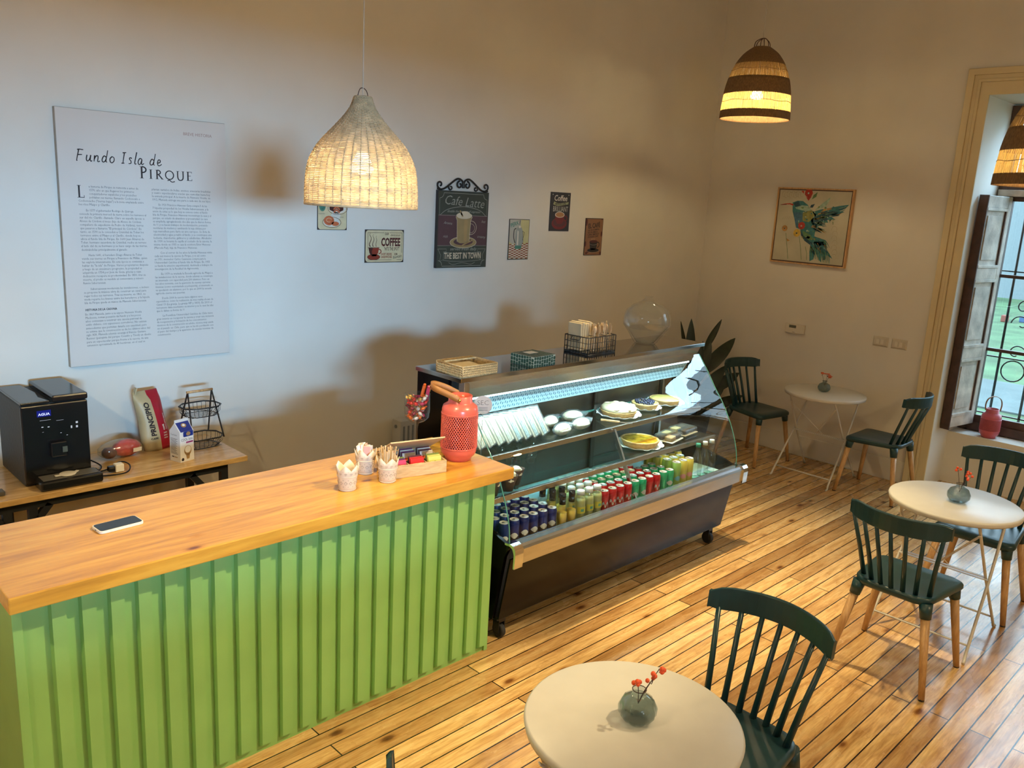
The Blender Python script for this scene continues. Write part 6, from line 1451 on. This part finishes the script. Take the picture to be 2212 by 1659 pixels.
# coffee makes life brilliant sign
t, ar, w_, h_ = sign('tin_sign', 'tall black tin sign reading Coffee above a red cup, highest of the small signs', -2.145, -1.922, 1.863, 2.154)
ar.layer(1).rect('s_black', 0.002, 0.002, w_-0.002, h_-0.002); ar.layer(2)
ar.text('s_white', 'Coffee', 0.036, 0.228, 0.060, shear=0.15, fit=0.150, bold=0.0008)
ar.poly('s_ribbon', crom([(0.028, 0.200), (0.080, 0.190), (0.140, 0.196), (0.200, 0.204)], 3)+crom([(0.204, 0.222), (0.140, 0.214), (0.080, 0.210), (0.040, 0.222)], 3)); ar.layer(3).text('s_black', 'MAKES LIFE', 0.052, 0.197, 0.019, rot=2, fit=0.12, bold=0.0004); ar.layer(2)
ar.text('s_pale', 'BRILLIANT', 0.030, 0.148, 0.056, fit=0.170, bold=0.0004)
ar.disc('s_cup', 0.110, 0.058, 0.086, 0.046); ar.layer(3).disc('s_maroon', 0.112, 0.066, 0.070, 0.034); ar.layer(4).poly('s_cup', [(0.056, 0.122), (0.164, 0.122), (0.156, 0.080), (0.138, 0.056), (0.086, 0.056), (0.066, 0.080)]); ar.layer(5).disc('s_white', 0.110, 0.124, 0.054, 0.022); ar.layer(6).disc('s_crema', 0.110, 0.124, 0.047, 0.018); ar.layer(4).ring('s_cup', 0.172, 0.098, 0.022, 0.018, 0.009, -120, 110); ar.layer(2)
for x in (0.022, w_-0.022): ar.disc('s_white', x, h_-0.018, 0.004)
ar.build('printed_face', t)
# el cafe sign
t, ar, w_, h_ = sign('tin_sign', 'tall brown tin sign reading EL CAFE with a dark cup, rightmost of the signs', -1.722, -1.506, 1.676, 1.969, rot=R(0))
ar.rect('s_tan', 0.005, 0.005, w_-0.005, h_-0.005); ar.layer(2)
for x, y, r in ((0.012, 0.26, 0.030), (0.20, 0.285, 0.03), (0.008, 0.09, 0.022), (0.205, 0.17, 0.022), (0.205, 0.015, 0.03)): ar.disc('s_maroon', min(max(x, 0.012), w_-0.014), y, min(r*0.4, 0.010), min(r, h_-y-0.005, y))
ar.text('s_black', 'EL CAFÉ', 0.034, 0.212, 0.052, rot=5, fit=0.145, bold=0.0012)
for i, s_ in enumerate(('NO SE COMPRA', 'DE UN AMIGO', 'UN BESO', 'UN BUEN CAFE')): ar.text('s_black', s_, 0.034, 0.190-i*0.018, 0.019, rot=5, fit=(0.14, 0.12, 0.14, 0.13)[i], bold=0.0003)
for k in range(3): ar.line('s_foam', crom([(0.085+k*0.018, 0.118), (0.082+k*0.018, 0.126), (0.090+k*0.018, 0.134)], 4), 0.002)
ar.poly('s_black', [(0.062, 0.108), (0.160, 0.108), (0.152, 0.060), (0.132, 0.042), (0.088, 0.042), (0.070, 0.060)]); ar.disc('s_black', 0.112, 0.040, 0.072, 0.016); ar.layer(3).disc('s_maroon', 0.111, 0.110, 0.048, 0.011); ar.ring('s_pale', 0.111, 0.094, 0.049, 0.012, 0.0015, 180, 360); ar.ring('s_pale', 0.112, 0.036, 0.072, 0.014, 0.0015, 180, 360); ar.layer(2).ring('s_black', 0.166, 0.084, 0.018, 0.020, 0.008, -110, 110)
for x, y in ((0.030, 0.018), (0.050, 0.030)): ar.disc('s_maroon', x, y, 0.014, 0.009)
ar.build('printed_face', t)
# ------------------------------------------------------------------ bird painting
t = thing('framed_painting', 'square framed painting of a teal bird among flowers on the far wall', 'painting', (0, -1.0485, 1.670))
S_ = 0.637; B('beech').box(-0.035, -0.001, -0.3365, -0.325, 0, S_).box(-0.035, -0.001, 0.325, 0.3365, 0, S_).box(-0.035, -0.001, -0.325, 0.325, 0, 0.0115).box(-0.035, -0.001, -0.325, 0.325, S_-0.0115, S_).build('frame', t, bevel=0.001)
B('dwood').box(-0.024, -0.001, -0.325, 0.325, 0.0115, S_-0.0115).build('frame_backing', t)
flat('canvas', (0.46, 0.43, 0.33), 0.7, 0.12, nscale=5)
B('canvas').box(-0.030, -0.024, -0.316, 0.316, 0.021, S_-0.021).build('canvas', t)
for n_, c in dict(b_teal=(0.03, 0.15, 0.17), b_dark=(0.012, 0.05, 0.08), b_blue=(0.04, 0.12, 0.20), b_green=(0.10, 0.20, 0.09), b_olive=(0.22, 0.22, 0.07), b_mint=(0.28, 0.40, 0.32), b_red=(0.36, 0.03, 0.02), b_yel=(0.50, 0.34, 0.06), b_och=(0.38, 0.20, 0.06), b_scr=(0.34, 0.27, 0.17)).items(): flat(n_, c, 0.6, 0.25, nscale=40)
ar = Art((-0.030, 0.316, 0.021), (0, -1, 0), off=0.0005); q = 0.632; hq = 0.595
def U(x, y): return (max(0.004, min(q-0.004, (x-215+ (y-140)*0.105)/1290*q)), max(0.004, min(hq-0.004, hq-(y-140-(x-215)*0.03)/1340*hq)))
def UP(pts): return [U(*p) for p in pts]
ar.layer(1)
for k in range(9): ar.ring('b_scr', *U(290+k*42, 220+20*(k % 2)), 0.018, 0.024, 0.002, 40, 300)
for k in range(6): ar.line('b_scr', UP([(260+k*35, 700), (300+k*35, 640)]), 0.002)
for k in range(7): ar.ring('b_scr', *U(1210+10*(k % 2), 860+k*85), 0.022, 0.026, 0.002, -30, 200)
for x0, y0, x1 in ((330, 960, 375), (585, 1020, 630), (700, 1200, 725)): ar.line('b_green', UP([(x0, y0), (x0+25, (y0+1450)/2), (x1, 1450)]), 0.004)
ar.layer(2)
ar.poly('b_teal', UP([(450, 380), (540, 345), (640, 350), (730, 420), (800, 520), (900, 600), (930, 720), (880, 860), (860, 1000), (1060, 1060), (1080, 1150), (960, 1170), (780, 1150), (680, 1080), (620, 980), (600, 880), (520, 850), (490, 700), (450, 540)][::-1]))
ar.poly('b_teal', UP([(780, 560), (960, 500), (1130, 470), (1290, 430), (1455, 405), (1400, 470), (1280, 520), (1380, 540), (1250, 580), (1290, 610), (1150, 630), (1230, 680), (1080, 690), (1100, 740), (960, 730), (1000, 790), (1090, 810), (900, 800), (1020, 890), (880, 860), (800, 760)][::-1]))
ar.poly('b_mint', UP([(860, 510), (1000, 380), (1135, 275), (1110, 350), (1060, 430), (980, 480)][::-1]))
ar.poly('b_teal', UP([(860, 1100), (1060, 1090), (1100, 1250), (1190, 1400), (1080, 1330), (1060, 1430), (1020, 1430), (1000, 1300), (990, 1480), (960, 1440), (880, 1280), (850, 1430), (780, 1470), (775, 1300), (790, 1160)][::-1]))
ar.layer(3)
ar.poly('b_blue', UP([(470, 560), (640, 560), (640, 700), (600, 800), (520, 850), (490, 700)][::-1])); ar.poly('b_olive', UP([(640, 560), (800, 520), (860, 620), (760, 740), (640, 720)][::-1]))
ar.poly('b_dark', UP([(840, 640), (1150, 520), (1260, 540), (1130, 620), (1080, 690), (900, 760), (830, 740)][::-1])); ar.poly('b_dark', UP([(605, 900), (660, 1000), (780, 1100), (860, 1130), (780, 1160), (680, 1090), (615, 990)][::-1]))
ar.poly('b_dark', UP([(870, 1160), (960, 1170), (1010, 1290), (960, 1300)][::-1])); ar.poly('b_dark', UP([(1020, 1430), (1030, 1350), (1075, 1360), (1060, 1430)][::-1]))
ar.poly('b_mint', UP([(620, 430), (740, 440), (800, 520), (700, 540), (520, 500), (500, 470)][::-1])); ar.poly('b_och', UP([(1020, 490), (1150, 470), (1160, 490), (960, 550)][::-1])); ar.poly('b_och', UP([(710, 1000), (790, 1010), (760, 1050), (700, 1040)][::-1]))
ar.poly('b_green', UP([(640, 900), (760, 960), (860, 1050), (760, 1080), (660, 1000)][::-1])); ar.poly('b_dark', UP([(470, 390), (560, 350), (600, 440), (500, 460)][::-1]))
rnd = random.Random(21); ar.layer(4)
for k in range(60):
    f = rnd.random(); x, y = (rnd.uniform(560, 900), rnd.uniform(450, 1080)) if k % 2 else (rnd.uniform(850, 1200), rnd.uniform(450, 760))
    ar.disc(('b_mint', 'b_teal', 'b_olive', 'b_green', 'b_mint')[k % 5], *U(x, y), rnd.uniform(.004, .010), rnd.uniform(.004, .010), 7)
for k in range(90):   # brush strokes of wing, back and tail
    f = rnd.random()
    if k % 3 == 0: x, y, dx, dy = rnd.uniform(880, 1330), 0, rnd.uniform(90, 170), -rnd.uniform(30, 60); y = 640-(x-880)*0.36+rnd.uniform(-60, 90)
    elif k % 3 == 1: x, y, dx, dy = rnd.uniform(800, 980), rnd.uniform(690, 900), rnd.uniform(60, 130), rnd.uniform(10, 70)
    else: x, y, dx, dy = rnd.uniform(780, 1060), rnd.uniform(1050, 1330), rnd.uniform(10, 80), rnd.uniform(60, 130)
    if x+dx > 1420: continue
    ar.line(('b_teal', 'b_dark', 'b_blue', 'b_green', 'b_mint', 'b_teal', 'b_och')[k % 7], UP([(x, y), (x+dx*0.5, y+dy*0.4), (x+dx, y+dy)]), 0.012*rnd.uniform(.5, 1), 0.002)
for k in range(16): x = 800+k*22; ar.line('b_teal' if k % 2 else 'b_green', UP([(x, 1180+k*8), (x+10, 1300+k*10), (x+rnd.uniform(-10, 30), 1400+k*7)]), 0.007, 0.002)
ar.line('b_red', UP([(465, 425), (400, 405), (320, 408), (222, 428)]), 0.014, 0.003); ar.line('b_dark', UP([(340, 418), (222, 430)]), 0.005, 0.002)
for cx, cy, r, c in ((745, 200, 0.036, 'b_red'), (625, 810, 0.032, 'b_red'), (310, 870, 0.026, 'b_och'), (540, 950, 0.034, 'b_yel')):
    ar.layer(5).disc(c, *U(cx, cy), r, r*1.0, 9)
    ar.layer(6).disc('b_mint' if c == 'b_red' else 'b_dark', *U(cx-5, cy+5), r*0.22, None, 8)
ar.layer(4); ar.poly('b_green', UP([(800, 320), (830, 240), (905, 182), (880, 270)][::-1])); ar.poly('b_dark', UP([(770, 470), (790, 420), (860, 400), (820, 470)][::-1])); ar.poly('b_red', UP([(700, 280), (800, 260), (740, 345)][::-1])); ar.poly('b_red', UP([(610, 145), (660, 160), (650, 215)][::-1])); ar.poly('b_och', UP([(345, 1060), (410, 1100), (360, 1120)][::-1]))
ar.build('bird_motif', t)
